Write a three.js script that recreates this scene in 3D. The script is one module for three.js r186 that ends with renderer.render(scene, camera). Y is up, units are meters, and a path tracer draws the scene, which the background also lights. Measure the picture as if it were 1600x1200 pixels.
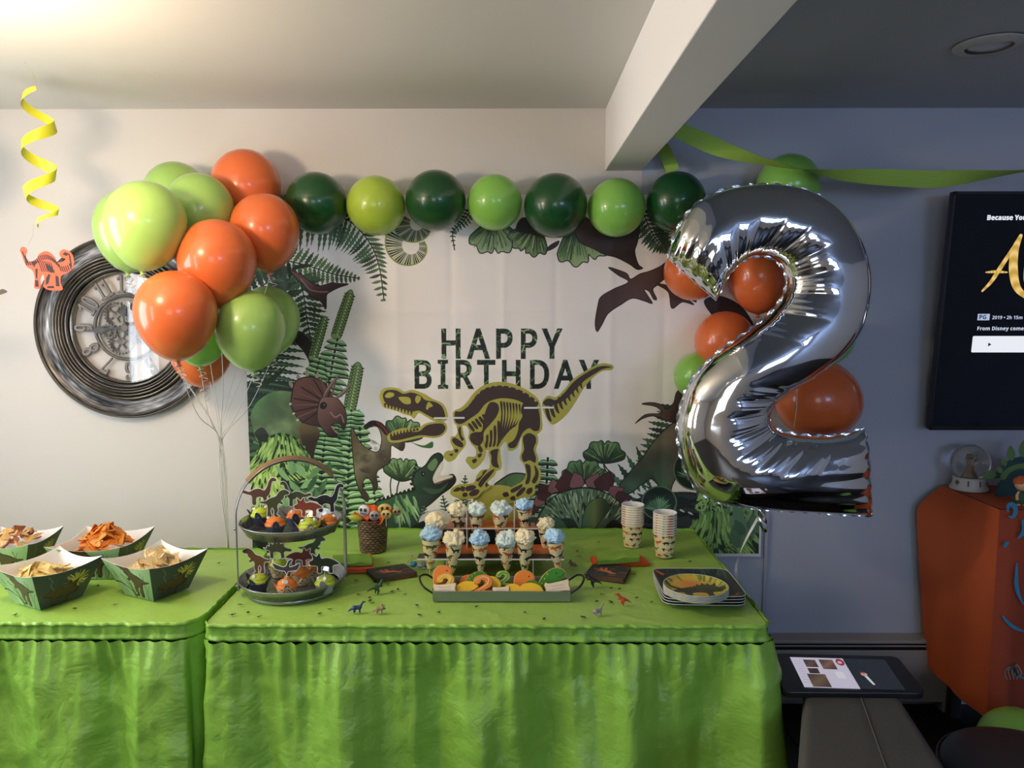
import * as THREE from 'three';
import { RoundedBoxGeometry } from 'three/addons/geometries/RoundedBoxGeometry.js';
import { mergeGeometries, mergeVertices, toCreasedNormals } from 'three/addons/utils/BufferGeometryUtils.js';
import { RectAreaLightUniformsLib } from 'three/addons/lights/RectAreaLightUniformsLib.js';
import { TextGeometry } from 'three/addons/geometries/TextGeometry.js';
import { FontLoader } from 'three/addons/loaders/FontLoader.js';
import { ImprovedNoise } from 'three/addons/math/ImprovedNoise.js';
import { MarchingCubes } from 'three/addons/objects/MarchingCubes.js';

// ---------- camera, light, exposure ----------
const CEIL = 2.36, TH = 0.75;                     // ceiling and table height
const scene = new THREE.Scene();
scene.background = new THREE.Color(0.012, 0.014, 0.02);
const camera = new THREE.PerspectiveCamera(2 * Math.atan(0.5) * 180 / Math.PI, 4 / 3, 0.05, 60);
camera.position.set(0, 1.608, 3.0);
camera.rotation.set(-5.66 * Math.PI / 180, 0.005, 0, 'YXZ');
camera.updateMatrixWorld(true);
const renderer = new THREE.WebGLRenderer({ antialias: true });
renderer.toneMapping = THREE.LinearToneMapping;
renderer.toneMappingExposure = 1.0;
renderer.shadowMap.enabled = true;
RectAreaLightUniformsLib.init();
const WARM = new THREE.Color(1.0, 0.77, 0.53), COOL = new THREE.Color(0.44, 0.61, 1.0), DAY = new THREE.Color(0.86, 0.92, 1.0);
const LAMP_AT = [-1.3, 1.98, 1.35], LAMP_POWER = 2.3;
// windows: position of the pane's centre, facing, width, height, light colour, radiance
const WINDOWS = [
  { at: [-2.6, 1.5, 1.15], face: [1, 0, 0], w: 0.9, h: 1.25, color: DAY, power: 4.8 },
  { at: [-2.6, 1.5, 2.42], face: [1, 0, 0], w: 0.5, h: 1.25, color: DAY, power: 4.5 },
  { at: [2.3, 1.75, 6.2], face: [0, 0, -1], w: 1.5, h: 0.9, color: COOL, power: 5.2 },
  { at: [-0.4, 1.45, 6.2], face: [0, 0, -1], w: 1.5, h: 1.3, color: DAY, power: 1.8 },
];
const DOWN_POWER = 1.5;

// ---------- helpers ----------
let seed = 7;
const rnd = (a = 1, b) => { seed = (seed + 0x6d2b79f5) | 0; let t = Math.imul(seed ^ (seed >>> 15), 1 | seed); t = (t + Math.imul(t ^ (t >>> 7), 61 | t)) ^ t; const r = ((t ^ (t >>> 14)) >>> 0) / 4294967296; return b === undefined ? r * a : a + r * (b - a); };
const V = (x, y, z) => new THREE.Vector3(x, y, z);
const noiser = new ImprovedNoise(), N3 = (x, y, z) => noiser.noise(x + 31.7, y + 17.3, z + 5.1);
const ray = (px, py) => V((px - 800) / 1200, -(py - 600) / 1200, -1).applyQuaternion(camera.quaternion);
// where a line of sight meets a wall-parallel plane / a level plane
const PZ = (px, py, z) => { const d = ray(px, py), k = (z - camera.position.z) / d.z; return camera.position.clone().addScaledVector(d, k); };
const PY = (px, py, y) => { const d = ray(px, py), k = (y - camera.position.y) / d.y; return camera.position.clone().addScaledVector(d, k); };
// a flat local frame at distance z: photo units to metres
function frameAt(px, py, z) {
  const o = PZ(px, py, z), a = PZ(px + 10, py, z), b = PZ(px, py + 10, z), sx = (a.x - o.x) / 10, sy = (o.y - b.y) / 10;
  return { o, sx, sy, z, to: (x, y) => [o.x + (x - px) * sx, o.y - (y - py) * sy] };
}
const taken = {};
const numbered = (n) => { const k = (taken[n] = (taken[n] ?? -1) + 1); return k ? `${n}_${String(k).padStart(3, '0')}` : n; };
function tag(o, label, category, group, kind) {
  if (label) o.userData.label = label;
  if (category) o.userData.category = category;
  if (group) o.userData.group = group;
  if (kind) o.userData.kind = kind;
  return o;
}
function thing(name, label, category, at = [0, 0, 0], turn = 0, group) {
  const o = new THREE.Group(); o.name = numbered(name); scene.add(o);
  o.position.set(...(at.toArray ? at.toArray() : at)); o.rotation.y = turn;
  return tag(o, label, category, group);
}
const join = (g) => Array.isArray(g) ? (g.length > 1 ? mergeGeometries(g.map((x) => { const y = x.index ? x.toNonIndexed() : x; for (const k of Object.keys(y.attributes)) if (!['position', 'normal', 'uv'].includes(k)) y.deleteAttribute(k); return y; })) : g[0]) : g;
function obj(name, geo, mat, parent = scene) {
  const m = new THREE.Mesh(join(geo), mat); m.castShadow = m.receiveShadow = true;
  m.name = parent === scene ? numbered(name) : name; parent.add(m); return m;
}
const struct = (name, geo, mat, parent = scene) => { const m = obj(name, geo, mat, parent); if (parent === scene) m.userData.kind = 'structure'; return m; };
function copy(root, at, turn, label, group) {
  const c = root.clone(); c.name = numbered(root.name.replace(/_\d+$/, '')); c.userData = { ...root.userData }; scene.add(c);
  if (at) c.position.set(...(at.toArray ? at.toArray() : at));
  if (turn !== undefined) c.rotation.y = turn;
  if (label) c.userData.label = label; if (group) c.userData.group = group;
  return c;
}
const box = (w, h, d, x = 0, y = 0, z = 0) => new THREE.BoxGeometry(w, h, d).translate(x, y, z);
const rbox = (w, h, d, r, x = 0, y = 0, z = 0, s = 2) => new RoundedBoxGeometry(w, h, d, s, r).translate(x, y, z);
const cyl = (r0, r1, h, x = 0, y = 0, z = 0, n = 24) => new THREE.CylinderGeometry(r0, r1, h, n).translate(x, y, z);
const ball = (r, x = 0, y = 0, z = 0, n = 20) => new THREE.SphereGeometry(r, n, Math.ceil(n * 0.7)).translate(x, y, z);
const lathe = (pts, n = 48) => new THREE.LatheGeometry(pts.map(([x, y]) => new THREE.Vector2(x, y)), n);
const tube = (pts, r, seg = 24, rs = 6, closed = false) => new THREE.TubeGeometry(new THREE.CatmullRomCurve3(pts.map((p) => p.isVector3 ? p : V(...p)), closed, 'centripetal'), seg, r, rs, closed);
const spl = (pts, n, closed = true) => new THREE.CatmullRomCurve3(pts.map(([x, y]) => V(x, y, 0)), closed, 'centripetal').getPoints(n).map((p) => [p.x, p.y]);
const shape = (pts) => new THREE.Shape(pts.map(([x, y]) => new THREE.Vector2(x, y)));
// a card or slab cut to an outline, bevelled if asked
const slab = (pts, depth, bevel = 0, z = 0) => new THREE.ExtrudeGeometry(shape(pts), { depth, bevelEnabled: bevel > 0, bevelSize: bevel, bevelThickness: bevel, bevelSegments: 2, curveSegments: 8, bevelOffset: -bevel }).translate(0, 0, z);
function grid(nu, nv, f, uvf) {
  const p = [], uv = [], idx = [];
  for (let j = 0; j <= nv; j++) for (let i = 0; i <= nu; i++) { const q = f(i / nu, j / nv); p.push(...(q.isVector3 ? q.toArray() : q)); const w = uvf ? uvf(i / nu, j / nv) : [i / nu, j / nv]; uv.push(...w); }
  for (let j = 0; j < nv; j++) for (let i = 0; i < nu; i++) { const a = j * (nu + 1) + i, b = a + 1, c = a + nu + 1, d = c + 1; idx.push(a, c, b, b, c, d); }
  const g = new THREE.BufferGeometry(); g.setAttribute('position', new THREE.Float32BufferAttribute(p, 3)); g.setAttribute('uv', new THREE.Float32BufferAttribute(uv, 2)); g.setIndex(idx); g.computeVertexNormals(); return g;
}
// push the points of a geometry about
function bend(g, f) { const p = g.attributes.position, v = V(); for (let i = 0; i < p.count; i++) { v.fromBufferAttribute(p, i); f(v, i); p.setXYZ(i, v.x, v.y, v.z); } g.computeVertexNormals(); return g; }
const smoothBlob = (r, detail, f) => { let g = new THREE.IcosahedronGeometry(r, detail); g.deleteAttribute('normal'); g.deleteAttribute('uv'); g = mergeVertices(g); bend(g, f); g.setAttribute('uv', new THREE.Float32BufferAttribute(new Float32Array(g.attributes.position.count * 2), 2)); return g; };
// a flat ribbon along a path, with its broad direction given per point
function ribbon(n, path, across, width, thick = 0.0006) {
  const side = (k) => grid(n, 1, (u, v) => { const p = path(u), a = across(u), w = typeof width === 'function' ? width(u) : width; const t = path(Math.min(1, u + 1e-3)).sub(path(Math.max(0, u - 1e-3))).normalize(); const nn = t.clone().cross(a).normalize(); return p.clone().addScaledVector(a, (v - 0.5) * w).addScaledVector(nn, k * thick / 2); });
  return join([side(1), side(-1)]);
}
const lin = (r, g, b) => new THREE.Color(r, g, b);
const mat = (c, rough = 0.7, metal = 0, more = {}) => new THREE.MeshStandardMaterial({ color: c, roughness: rough, metalness: metal, ...more });
const phys = (c, rough = 0.5, more = {}) => new THREE.MeshPhysicalMaterial({ color: c, roughness: rough, ...more });
const canvas = (w, h) => { const c = document.createElement('canvas'); c.width = w; c.height = h; return [c, c.getContext('2d')]; };
const texOf = (c, srgb = true) => { const t = new THREE.CanvasTexture(c); if (srgb) t.colorSpace = THREE.SRGBColorSpace; t.wrapS = t.wrapT = THREE.RepeatWrapping; return t; };
function noiseTex(size, f, srgb = false) {
  const d = new Uint8Array(size * size * 4);
  for (let y = 0; y < size; y++) for (let x = 0; x < size; x++) { const v = Math.max(0, Math.min(255, f(x / size, y / size) * 255)); const i = (y * size + x) * 4; d[i] = d[i + 1] = d[i + 2] = v; d[i + 3] = 255; }
  const t = new THREE.DataTexture(d, size, size); t.magFilter = THREE.LinearFilter; t.wrapS = t.wrapT = THREE.RepeatWrapping; t.needsUpdate = true; if (srgb) t.colorSpace = THREE.SRGBColorSpace; return t;
}
// tileable fractal noise
function tileN(u, v, f, k) {
  const F = Math.max(2, Math.round(f)), n2 = Math.max(2, Math.round(f)), x = u * F, y = v * n2, ix = Math.floor(x), iy = Math.floor(y), fx = x - ix, fy = y - iy, s = (t) => t * t * t * (t * (t * 6 - 15) + 10);
  const g = (i, j, dx, dy) => { const h = Math.sin((((i % F) + F) % F) * 127.1 + (((j % n2) + n2) % n2) * 311.7 + k * 74.7) * 43758.5453, a = (h - Math.floor(h)) * 6.2832; return Math.cos(a) * dx + Math.sin(a) * dy; };
  const p = g(ix, iy, fx, fy), q = g(ix + 1, iy, fx - 1, fy), r = g(ix, iy + 1, fx, fy - 1), t = g(ix + 1, iy + 1, fx - 1, fy - 1), a = s(fx), b = s(fy);
  return ((p + (q - p) * a) + ((r + (t - r) * a) - (p + (q - p) * a)) * b) * 1.4;
}
// lay the texture of a turned shape out by its real height
function uvByHeight(g, h, around = 1, y0 = 0) { const p = g.attributes.position, t = g.attributes.uv; for (let i = 0; i < p.count; i++) t.setXY(i, t.getX(i) * around, (p.getY(i) - y0) / h); return g; }

// ---------- room ----------
const plasterTex = noiseTex(256, (u, v) => 0.5 + 0.25 * tileN(u, v, 24, 1) + 0.2 * tileN(u, v, 60, 2));
plasterTex.repeat.set(2, 2);
const M = {};
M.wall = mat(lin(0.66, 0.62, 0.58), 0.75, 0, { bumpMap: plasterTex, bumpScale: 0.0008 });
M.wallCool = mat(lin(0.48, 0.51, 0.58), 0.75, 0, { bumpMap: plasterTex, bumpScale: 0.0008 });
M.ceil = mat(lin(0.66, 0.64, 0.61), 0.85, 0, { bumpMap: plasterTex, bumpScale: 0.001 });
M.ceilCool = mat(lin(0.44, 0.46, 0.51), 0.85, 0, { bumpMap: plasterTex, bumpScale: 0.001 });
M.beam = mat(lin(0.90, 0.87, 0.86), 0.55);
M.white = mat(lin(0.75, 0.75, 0.73), 0.45);
M.dark = mat(lin(0.02, 0.02, 0.022), 0.5);
M.black = mat(lin(0.008, 0.008, 0.009), 0.35);
const XL = -2.6, XR = 3.4, ZF = 6.2, T = 0.14;
const beamL = PZ(945, 268, 0.0).x, beamR = PZ(1003, 266, 0.0).x, beamY = PZ(970, 267, 0).y;
struct('wall_back', box(beamR - XL + T, CEIL + T, T, (XL - T + beamR) / 2, CEIL / 2, -T / 2), M.wall);
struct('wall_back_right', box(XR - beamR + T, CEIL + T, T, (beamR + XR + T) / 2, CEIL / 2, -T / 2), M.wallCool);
struct('ceiling', box(beamR - XL + T, T, ZF + 2 * T, (XL - T + beamR) / 2, CEIL + T / 2, ZF / 2), M.ceil);
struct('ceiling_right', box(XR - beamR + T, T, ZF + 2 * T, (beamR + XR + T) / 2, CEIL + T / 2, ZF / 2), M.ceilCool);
struct('ceiling_beam', rbox(beamR - beamL, CEIL - beamY, ZF, 0.004, (beamL + beamR) / 2, (CEIL + beamY) / 2, ZF / 2), M.beam);
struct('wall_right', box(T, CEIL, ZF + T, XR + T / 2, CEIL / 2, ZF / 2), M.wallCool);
// floor of dark boards, each its own piece
{
  const grain = noiseTex(256, (u, v) => 0.55 + 0.3 * tileN(u, v * 0.2, 40, 3) + 0.15 * tileN(u, v, 14, 4), true);
  const tones = [[0.035, 0.026, 0.02], [0.045, 0.033, 0.024], [0.03, 0.022, 0.017]].map((c) => mat(lin(...c), 0.4, 0, { map: grain }));
  const floor = struct('floor', box(XR - XL + 2 * T, 0.1, ZF + 2 * T, (XL + XR) / 2, -0.062, ZF / 2), M.dark);
  const W = 0.14, L = ZF / 3, g = rbox(W - 0.003, 0.012, L - 0.003, 0.002, 0, 0, 0, 1);
  const n = Math.floor((XR - XL) / W);
  for (let i = 0; i < n; i++) for (let k = 0; k < 3; k++) {
    const b = obj('board', g, tones[(i * 2 + k) % 3], floor); b.position.set(XL + (i + 0.5) * W, -0.006, (k + 0.5) * L);
  }
}
{ const a = PZ(1196, 800, 0.008), b = PZ(1196, 970, 0.008); struct('trim_1', rbox(0.014, a.y - b.y, 0.012, 0.003, (a.x + b.x) / 2, (a.y + b.y) / 2, 0.006), M.wallCool); }
// left and front walls with their windows
function wallWithHoles(name, along, at, from, to, holes, m) {      // along 'z' (wall at x) or 'x' (wall at z)
  const geo = [], put = (a0, a1, y0, y1) => { if (a1 - a0 < 1e-4 || y1 - y0 < 1e-4) return; const w = a1 - a0, h = y1 - y0, c = (a0 + a1) / 2, y = (y0 + y1) / 2; geo.push(along === 'z' ? box(T, h, w, at, y, c) : box(w, h, T, c, y, at)); };
  let a = from;
  for (const h of holes.sort((p, q) => p.a0 - q.a0)) { put(a, h.a0, 0, CEIL); put(h.a0, h.a1, 0, h.y0); put(h.a0, h.a1, h.y1, CEIL); a = h.a1; }
  put(a, to, 0, CEIL);
  struct(name, geo, m);
}
const hole = (w, axis) => ({ a0: w.at[axis] - w.w / 2, a1: w.at[axis] + w.w / 2, y0: w.at[1] - w.h / 2, y1: w.at[1] + w.h / 2 });
wallWithHoles('wall_left', 'z', XL - T / 2, -T, ZF + T, [hole(WINDOWS[0], 2), hole(WINDOWS[1], 2)], M.wall);
wallWithHoles('wall_front', 'x', ZF + T / 2, XL - T, XR + T, [hole(WINDOWS[2], 0), hole(WINDOWS[3], 0)], M.wall);
WINDOWS.forEach((w, i) => {
  const g = new THREE.Group(); g.name = `window_${i + 1}`; g.userData.kind = 'structure'; scene.add(g);
  g.position.set(...w.at); g.lookAt(w.at[0] + w.face[0], w.at[1], w.at[2] + w.face[2]);
  const f = 0.05, fr = [box(w.w, f, 0.08, 0, w.h / 2 - f / 2, -0.04), box(w.w, f, 0.08, 0, -w.h / 2 + f / 2, -0.04), box(f, w.h, 0.08, -w.w / 2 + f / 2, 0, -0.04), box(f, w.h, 0.08, w.w / 2 - f / 2, 0, -0.04)];
  obj('window_frame', fr, M.white, g);
  for (const [ww, hh] of [[w.w, 0.025], [0.025, w.h]]) obj('muntin', box(ww - 0.02, hh, 0.03, 0, 0, -0.03), M.white, g);
  const glow = mat(w.color.clone().multiplyScalar(0.4), 0.3, 0, { emissive: w.color.clone(), emissiveIntensity: w.power });
  for (const sx of [-1, 1]) for (const sy of [-1, 1]) obj('window_pane', box(w.w / 2 - f - 0.012, w.h / 2 - f - 0.012, 0.006, sx * (w.w / 4 - f / 2), sy * (w.h / 4 - f / 2), -0.055), glow, g);
  const L = new THREE.RectAreaLight(w.color, w.power, w.w - 0.1, w.h - 0.1); L.position.set(w.at[0] + w.face[0] * 0.01, w.at[1], w.at[2] + w.face[2] * 0.01);
  L.lookAt(w.at[0] + w.face[0], w.at[1], w.at[2] + w.face[2]); scene.add(L);
});
// floor lamp just beyond the left edge of the picture
{
  const t = thing('floor_lamp', 'floor lamp with round frosted globe left of the snack table', 'lamp', [LAMP_AT[0], 0, LAMP_AT[2]]);
  const metal = mat(lin(0.2, 0.16, 0.1), 0.35, 1);
  obj('base', lathe([[0, 0], [0.14, 0], [0.14, 0.012], [0.12, 0.022], [0.02, 0.035], [0, 0.035]]), metal, t);
  obj('pole', cyl(0.011, 0.011, LAMP_AT[1] - 0.13, 0, (LAMP_AT[1] - 0.13) / 2 + 0.03, 0, 12), metal, t);
  obj('socket', lathe([[0.011, LAMP_AT[1] - 0.13], [0.04, LAMP_AT[1] - 0.11], [0.05, LAMP_AT[1] - 0.075], [0.03, LAMP_AT[1] - 0.07]]), metal, t);
  obj('globe', ball(0.1, 0, LAMP_AT[1], 0, 32), mat(lin(1, 0.9, 0.75), 0.4, 0, { emissive: WARM, emissiveIntensity: 10 }), t);
  const l = new THREE.PointLight(WARM, LAMP_POWER, 0, 2); l.position.set(...LAMP_AT); l.castShadow = true; l.shadow.radius = 4; scene.add(l);
}
// recessed ceiling lights
function downlight(label, at, lit) {
  const t = thing('recessed_light', label, 'ceiling light', at, 0);
  obj('trim_ring', lathe([[0.062, -0.012], [0.066, -0.014], [0.092, -0.008], [0.096, -0.001], [0.062, -0.001]]), mat(lin(0.5, 0.48, 0.45), 0.4), t);
  obj('diffuser', lathe([[0, -0.011], [0.03, -0.0105], [0.05, -0.008], [0.063, -0.002]]), lit ? mat(lin(0.9, 0.9, 0.85), 0.3, 0, { emissive: WARM, emissiveIntensity: 12 }) : mat(lin(0.55, 0.56, 0.6), 0.15), t);
  if (lit) { const s = new THREE.SpotLight(WARM, DOWN_POWER, 0, 1.1, 0.6, 2); s.position.set(at[0], at[1] - 0.03, at[2]); s.target.position.set(at[0], 0, at[2]); s.castShadow = true; s.shadow.radius = 3; scene.add(s, s.target); }
}
{
  const p = PY(1546, 68, CEIL);
  downlight('unlit round recessed light in the ceiling above the television', [p.x, CEIL, p.z], false);
  downlight('lit recessed light behind the camera, nearest the windows on the left', [-0.9, CEIL, 4.4], true);
  downlight('lit recessed light behind the camera, between two other lit ones', [-0.2, CEIL, 4.4], true);
  downlight('lit recessed light behind the camera, nearest the ceiling beam', [0.12, CEIL, 5.4], true);
}

// ---------- printed backdrop on the wall ----------
{
  const zB = 0.012, x0 = PZ(386, 600, zB).x, x1 = PZ(1188, 860, zB).x, y1 = PZ(790, 304, zB).y, y0 = PZ(790, 868, zB).y, W = x1 - x0, H = y1 - y0;
  const CW = 2048, CH = Math.round(2048 * H / W), [cv, c] = canvas(CW, CH), k = CW / 802;
  const w = (x, y) => { const p = PZ(x, y, zB); return [(p.x - x0) / W * CW, (y1 - p.y) / H * CH]; };   // print laid out on the cloth
  const path = (pts, smooth = 0, closed = true) => { const q = (smooth ? spl(pts, pts.length * 6, closed) : pts).map(([x, y]) => w(x, y)); c.beginPath(); q.forEach((p, i) => i ? c.lineTo(...p) : c.moveTo(...p)); if (closed) c.closePath(); };
  const poly = (pts, fill, stroke, lw = 1, smooth = 1) => { path(pts, smooth); if (fill) { c.fillStyle = fill; c.fill(); } if (stroke) { c.strokeStyle = stroke; c.lineWidth = lw * k; c.stroke(); } };
  const line = (pts, stroke, lw = 1, smooth = 1) => { path(pts, smooth, false); c.strokeStyle = stroke; c.lineWidth = lw * k; c.lineCap = 'round'; c.stroke(); };
  const grad = (xa, ya, xb, yb, ...stops) => { const g = c.createLinearGradient(...w(xa, ya), ...w(xb, yb)); stops.forEach((s, i) => g.addColorStop(i / (stops.length - 1), s)); return g; };
  const mixc = (a, b, t) => { const A = new THREE.Color(a), B = new THREE.Color(b); return '#' + A.lerp(B, t).multiplyScalar(1.45).getHexString(); };
  // a leaf from (x,y) at angle a: plain or saw-edged
  const leaf = (x, y, a, len, wid, fill, saw = 0, curl = 0) => {
    const n = saw || 7, up = [], dn = [];
    for (let i = 0; i <= n; i++) { const t = i / n, aa = a + curl * t, px = x + Math.cos(aa) * len * t, py = y + Math.sin(aa) * len * t, ww = wid * Math.sin(Math.PI * Math.min(1, 0.12 + t * 0.88)) * (saw ? (i % 2 ? 0.62 : 1.1) : 1) * (i === n ? 0 : 1); up.push([px - Math.sin(aa) * ww, py + Math.cos(aa) * ww]); dn.unshift([px + Math.sin(aa) * ww, py - Math.cos(aa) * ww]); }
    poly([...up, ...dn], fill, null, 1, 0);
  };
  // a fern: leaflets on both sides of a rib
  const fern = (pts, n, lenA, lenB, angA, angB, wid, c1, c2, saw = 9, curl = 0.1) => {
    const q = new THREE.CatmullRomCurve3(pts.map(([x, y]) => V(x, y, 0)), false, 'centripetal');
    for (let i = 0; i < n; i++) {
      const t = i / (n - 1), p = q.getPoint(t), d = q.getTangent(t), a = Math.atan2(d.y, d.x), f = Math.pow(1 - t, 0.75) * 0.92 + 0.08;
      if (lenA) leaf(p.x, p.y, a + angA + rnd(-0.05, 0.05), lenA * f * rnd(0.9, 1.1), wid * (0.45 + 0.55 * f), mixc(c1, c2, rnd()), saw, curl);
      if (lenB) leaf(p.x, p.y, a - angB + rnd(-0.05, 0.05), lenB * f * rnd(0.9, 1.1), wid * (0.45 + 0.55 * f), mixc(c1, c2, rnd()), saw, -curl);
    }
    line(pts, c1, 1.6);
  };
  // upright stem with paired narrow leaves, pale edge and dark heart
  const stem = (pts, n, len, wid, c1, c2, dark = '#15201a', droop = 0.5) => {
    const q = new THREE.CatmullRomCurve3(pts.map(([x, y]) => V(x, y, 0)), false, 'centripetal');
    line(pts, dark, wid * 0.8);
    for (let i = 0; i < n; i++) {
      const t = (i + 0.3) / n, p = q.getPoint(t), d = q.getTangent(t), a = Math.atan2(d.y, d.x), f = 0.55 + 0.45 * Math.sin(Math.PI * Math.min(1, t * 1.0 + 0.12));
      for (const s of [1, -1]) { const aa = a + s * (1.15 + rnd(-0.12, 0.12)); leaf(p.x, p.y + 1.2, aa, len * f, wid, dark, 0, s * droop); leaf(p.x, p.y - 0.6, aa, len * f * 0.98, wid * 0.85, mixc(c1, c2, rnd()), 0, s * droop); leaf(p.x, p.y - 1.6, aa, len * f * 0.9, wid * 0.3, mixc(c2, '#dfeccb', 0.35), 0, s * droop); }
    }
  };
  const ginkgo = (x, y, r, dir, spread, c1, c2, st) => {
    if (st) line(st, '#1b2418', 2);
    const out = [], n = 36;
    for (let i = 0; i <= n; i++) { const u = i / n * 2 - 1, a = dir + u * spread, rr = r * (0.9 + 0.05 * Math.cos(u * 15) - 0.02 + 0.04 - 0.22 * Math.exp(-u * u * 220) - 0.1 * Math.abs(u) ** 3); out.push([x + Math.cos(a) * rr, y + Math.sin(a) * rr]); }
    const ex = x + Math.cos(dir) * r, ey = y + Math.sin(dir) * r;
    poly([[x, y], ...out], grad(x, y, ex, ey, '#1d2a1a', c1, c2), '#1b2a1c', 1.6);
    for (let i = 0; i < 46; i++) { const a = dir + rnd(-1, 1) * spread * 0.95, ra = r * rnd(0.2, 0.6), rb = r * rnd(0.65, 0.9); line([[x + Math.cos(a) * ra, y + Math.sin(a) * ra], [x + Math.cos(a) * rb, y + Math.sin(a) * rb]], i % 3 ? 'rgba(28,48,26,0.5)' : 'rgba(185,205,140,0.6)', rnd(0.7, 1.8), 0); }
  };
  const spike = (xa, ya, xb, yb, wd) => {           // scaly cone, from base (a) to tip (b)
    const a = Math.atan2(yb - ya, xb - xa), L = Math.hypot(xb - xa, yb - ya), pt = (t, s) => [xa + Math.cos(a) * L * t - Math.sin(a) * wd * s, ya + Math.sin(a) * L * t + Math.cos(a) * wd * s];
    poly([pt(0, -0.45), pt(0.1, -0.55), pt(0.85, -0.5), pt(0.94, -0.35), pt(1, 0), pt(0.94, 0.35), pt(0.85, 0.5), pt(0.1, 0.55), pt(0, 0.45)], '#8aa263', '#4d6b3c', 1.3);
    const n = Math.round(L / 5);
    for (let i = 1; i < n * 0.93; i++) for (let s = -2; s <= 2; s++) { const [x, y] = pt((i + (s % 2 ? 0.5 : 0)) / n, s * 0.23); leaf(x, y, a + 0.7, 4, 1.2, Math.abs(s) === 2 ? '#26351f' : s ? '#5c7846' : '#c0cf97'); leaf(x, y, a - 0.7, 4, 1, '#4b6638'); }
  };
  // shaggy dome of fine strands
  const dome = (x, y, rx, ry, c1, c2, dark = '#1c2c16') => {
    poly(spl(Array.from({ length: 26 }, (_, i) => { const a = Math.PI + i / 25 * Math.PI, f = i % 2 ? 1.05 : 0.93; return [x + Math.cos(a) * rx * f, y + Math.sin(a) * ry * f]; }), 60, false), mixc(c1, dark, 0.25));
    for (let j = 0; j < 9; j++) for (let i = 0; i < 30; i++) {
      const v = 1 - j / 9, a = Math.PI * (1.04 + 0.92 * (i + rnd(-0.5, 0.5)) / 29), px = x + Math.cos(a) * rx * v * 0.97, py = y + Math.sin(a) * ry * v * 0.97, out = Math.cos(a) * 0.8;
      leaf(px, py, Math.PI / 2 - out, rx * rnd(0.28, 0.42), 1.5, rnd() < 0.12 + j * 0.045 ? dark : mixc(c1, c2, rnd()));
    }
  };
  const blobs = (pts, r, cols, n, alpha = 0.25) => { c.save(); path(pts, 1); c.clip(); for (let i = 0; i < n; i++) { const b = pts.reduce((m, p) => [Math.min(m[0], p[0]), Math.min(m[1], p[1]), Math.max(m[2], p[0]), Math.max(m[3], p[1])], [1e9, 1e9, -1e9, -1e9]); const [px, py] = w(rnd(b[0], b[2]), rnd(b[1], b[3])), rr = r * k * rnd(0.4, 1.2), g = c.createRadialGradient(px, py, 0, px, py, rr); g.addColorStop(0, cols[i % cols.length]); g.addColorStop(1, 'rgba(0,0,0,0)'); c.globalAlpha = alpha; c.fillStyle = g; c.fillRect(px - rr, py - rr, rr * 2, rr * 2); } c.restore(); };
  c.fillStyle = '#faf4f2'; c.fillRect(0, 0, CW, CH);

  // --- left jungle ---
  const mass = [[380, 606], [420, 596], [470, 600], [530, 640], [552, 700], [572, 770], [600, 790], [640, 880], [380, 880]];
  poly(mass, '#1a271d'); blobs(mass, 30, ['#2f4a33', '#101811', '#3b5c3c', '#16241a'], 60, 0.6);
  for (let i = 0; i < 90; i++) { const x = rnd(386, 570), y = rnd(640, 866); leaf(x, y, rnd(-2.7, -0.4), rnd(14, 34), rnd(3, 5.5), mixc('#1e3322', '#5f8f58', rnd() ** 1.5), 0, rnd(-0.5, 0.5)); }
  const G = ['#1d2c20', '#3f5a3c', '#5d7a52', '#2c4030'];
  fern([[388, 330], [440, 322], [500, 330], [545, 345], [578, 380], [592, 415], [600, 468]], 34, 78, 46, 1.25, 0.75, 4.6, '#1f3022', '#4c6a4a', 15, 0.15);
  fern([[386, 408], [430, 405], [480, 415], [520, 428], [560, 435]], 24, 44, 40, 1.15, 1.1, 4.6, '#22331f', '#56713f', 11);
  fern([[386, 470], [420, 440], [450, 432], [482, 452]], 14, 46, 40, 1.2, 1.2, 6, '#19241b', '#33482e', 11);
  for (let i = 0; i < 9; i++) { leaf(384, 528 + i * 10, 0.02 * i - 0.14, 104 - i * 3, 5.6, i % 2 ? '#26382a' : '#34503a', 23, 0.12); leaf(390, 528 + i * 10, 0.02 * i - 0.14, 86 - i * 3, 1.6, '#5d7a5c', 0, 0.12); }
  for (let i = 0; i < 40; i++) leaf(rnd(392, 470), rnd(410, 530), rnd(-0.6, 1.4), rnd(20, 44), rnd(3, 5), mixc('#141d15', '#37503a', rnd()), 9, 0.2);
  fern([[468, 430], [476, 470], [480, 500], [486, 530], [490, 545]], 16, 24, 42, 1.1, 1.1, 4.6, '#1d2b1e', '#3c5638', 9);
  poly([[452, 421], [464, 426], [474, 432], [486, 441], [497, 447], [508, 445], [518, 442], [528, 443], [544, 444], [530, 449], [518, 455], [511, 460], [510, 472], [509, 483], [503, 473], [494, 466], [484, 462], [478, 448], [466, 438]], grad(455, 422, 505, 470, '#7c5a55', '#6a4642', '#382321'), '#2a1a19', 1.4);
  line([[470, 436], [484, 452], [500, 456], [512, 456]], '#9a7a70', 2);
  poly([[462, 532], [472, 524], [484, 532], [488, 556], [489, 580], [482, 562], [474, 548]], '#2b1e1a', '#1a120f', 1);
  spike(488, 562, 508, 494, 12); spike(524, 528, 549, 453, 14); spike(545, 644, 560, 566, 17);
  stem([[513, 615], [518, 575], [527, 530]], 10, 30, 4.2, '#4c7046', '#6a8f5c');
  stem([[488, 620], [492, 590], [500, 560]], 8, 22, 4, '#46703f', '#6fa05f');
  stem([[541, 850], [544, 760], [546, 690], [549, 642]], 22, 40, 5.4, '#4a7a44', '#7fae70');
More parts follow.
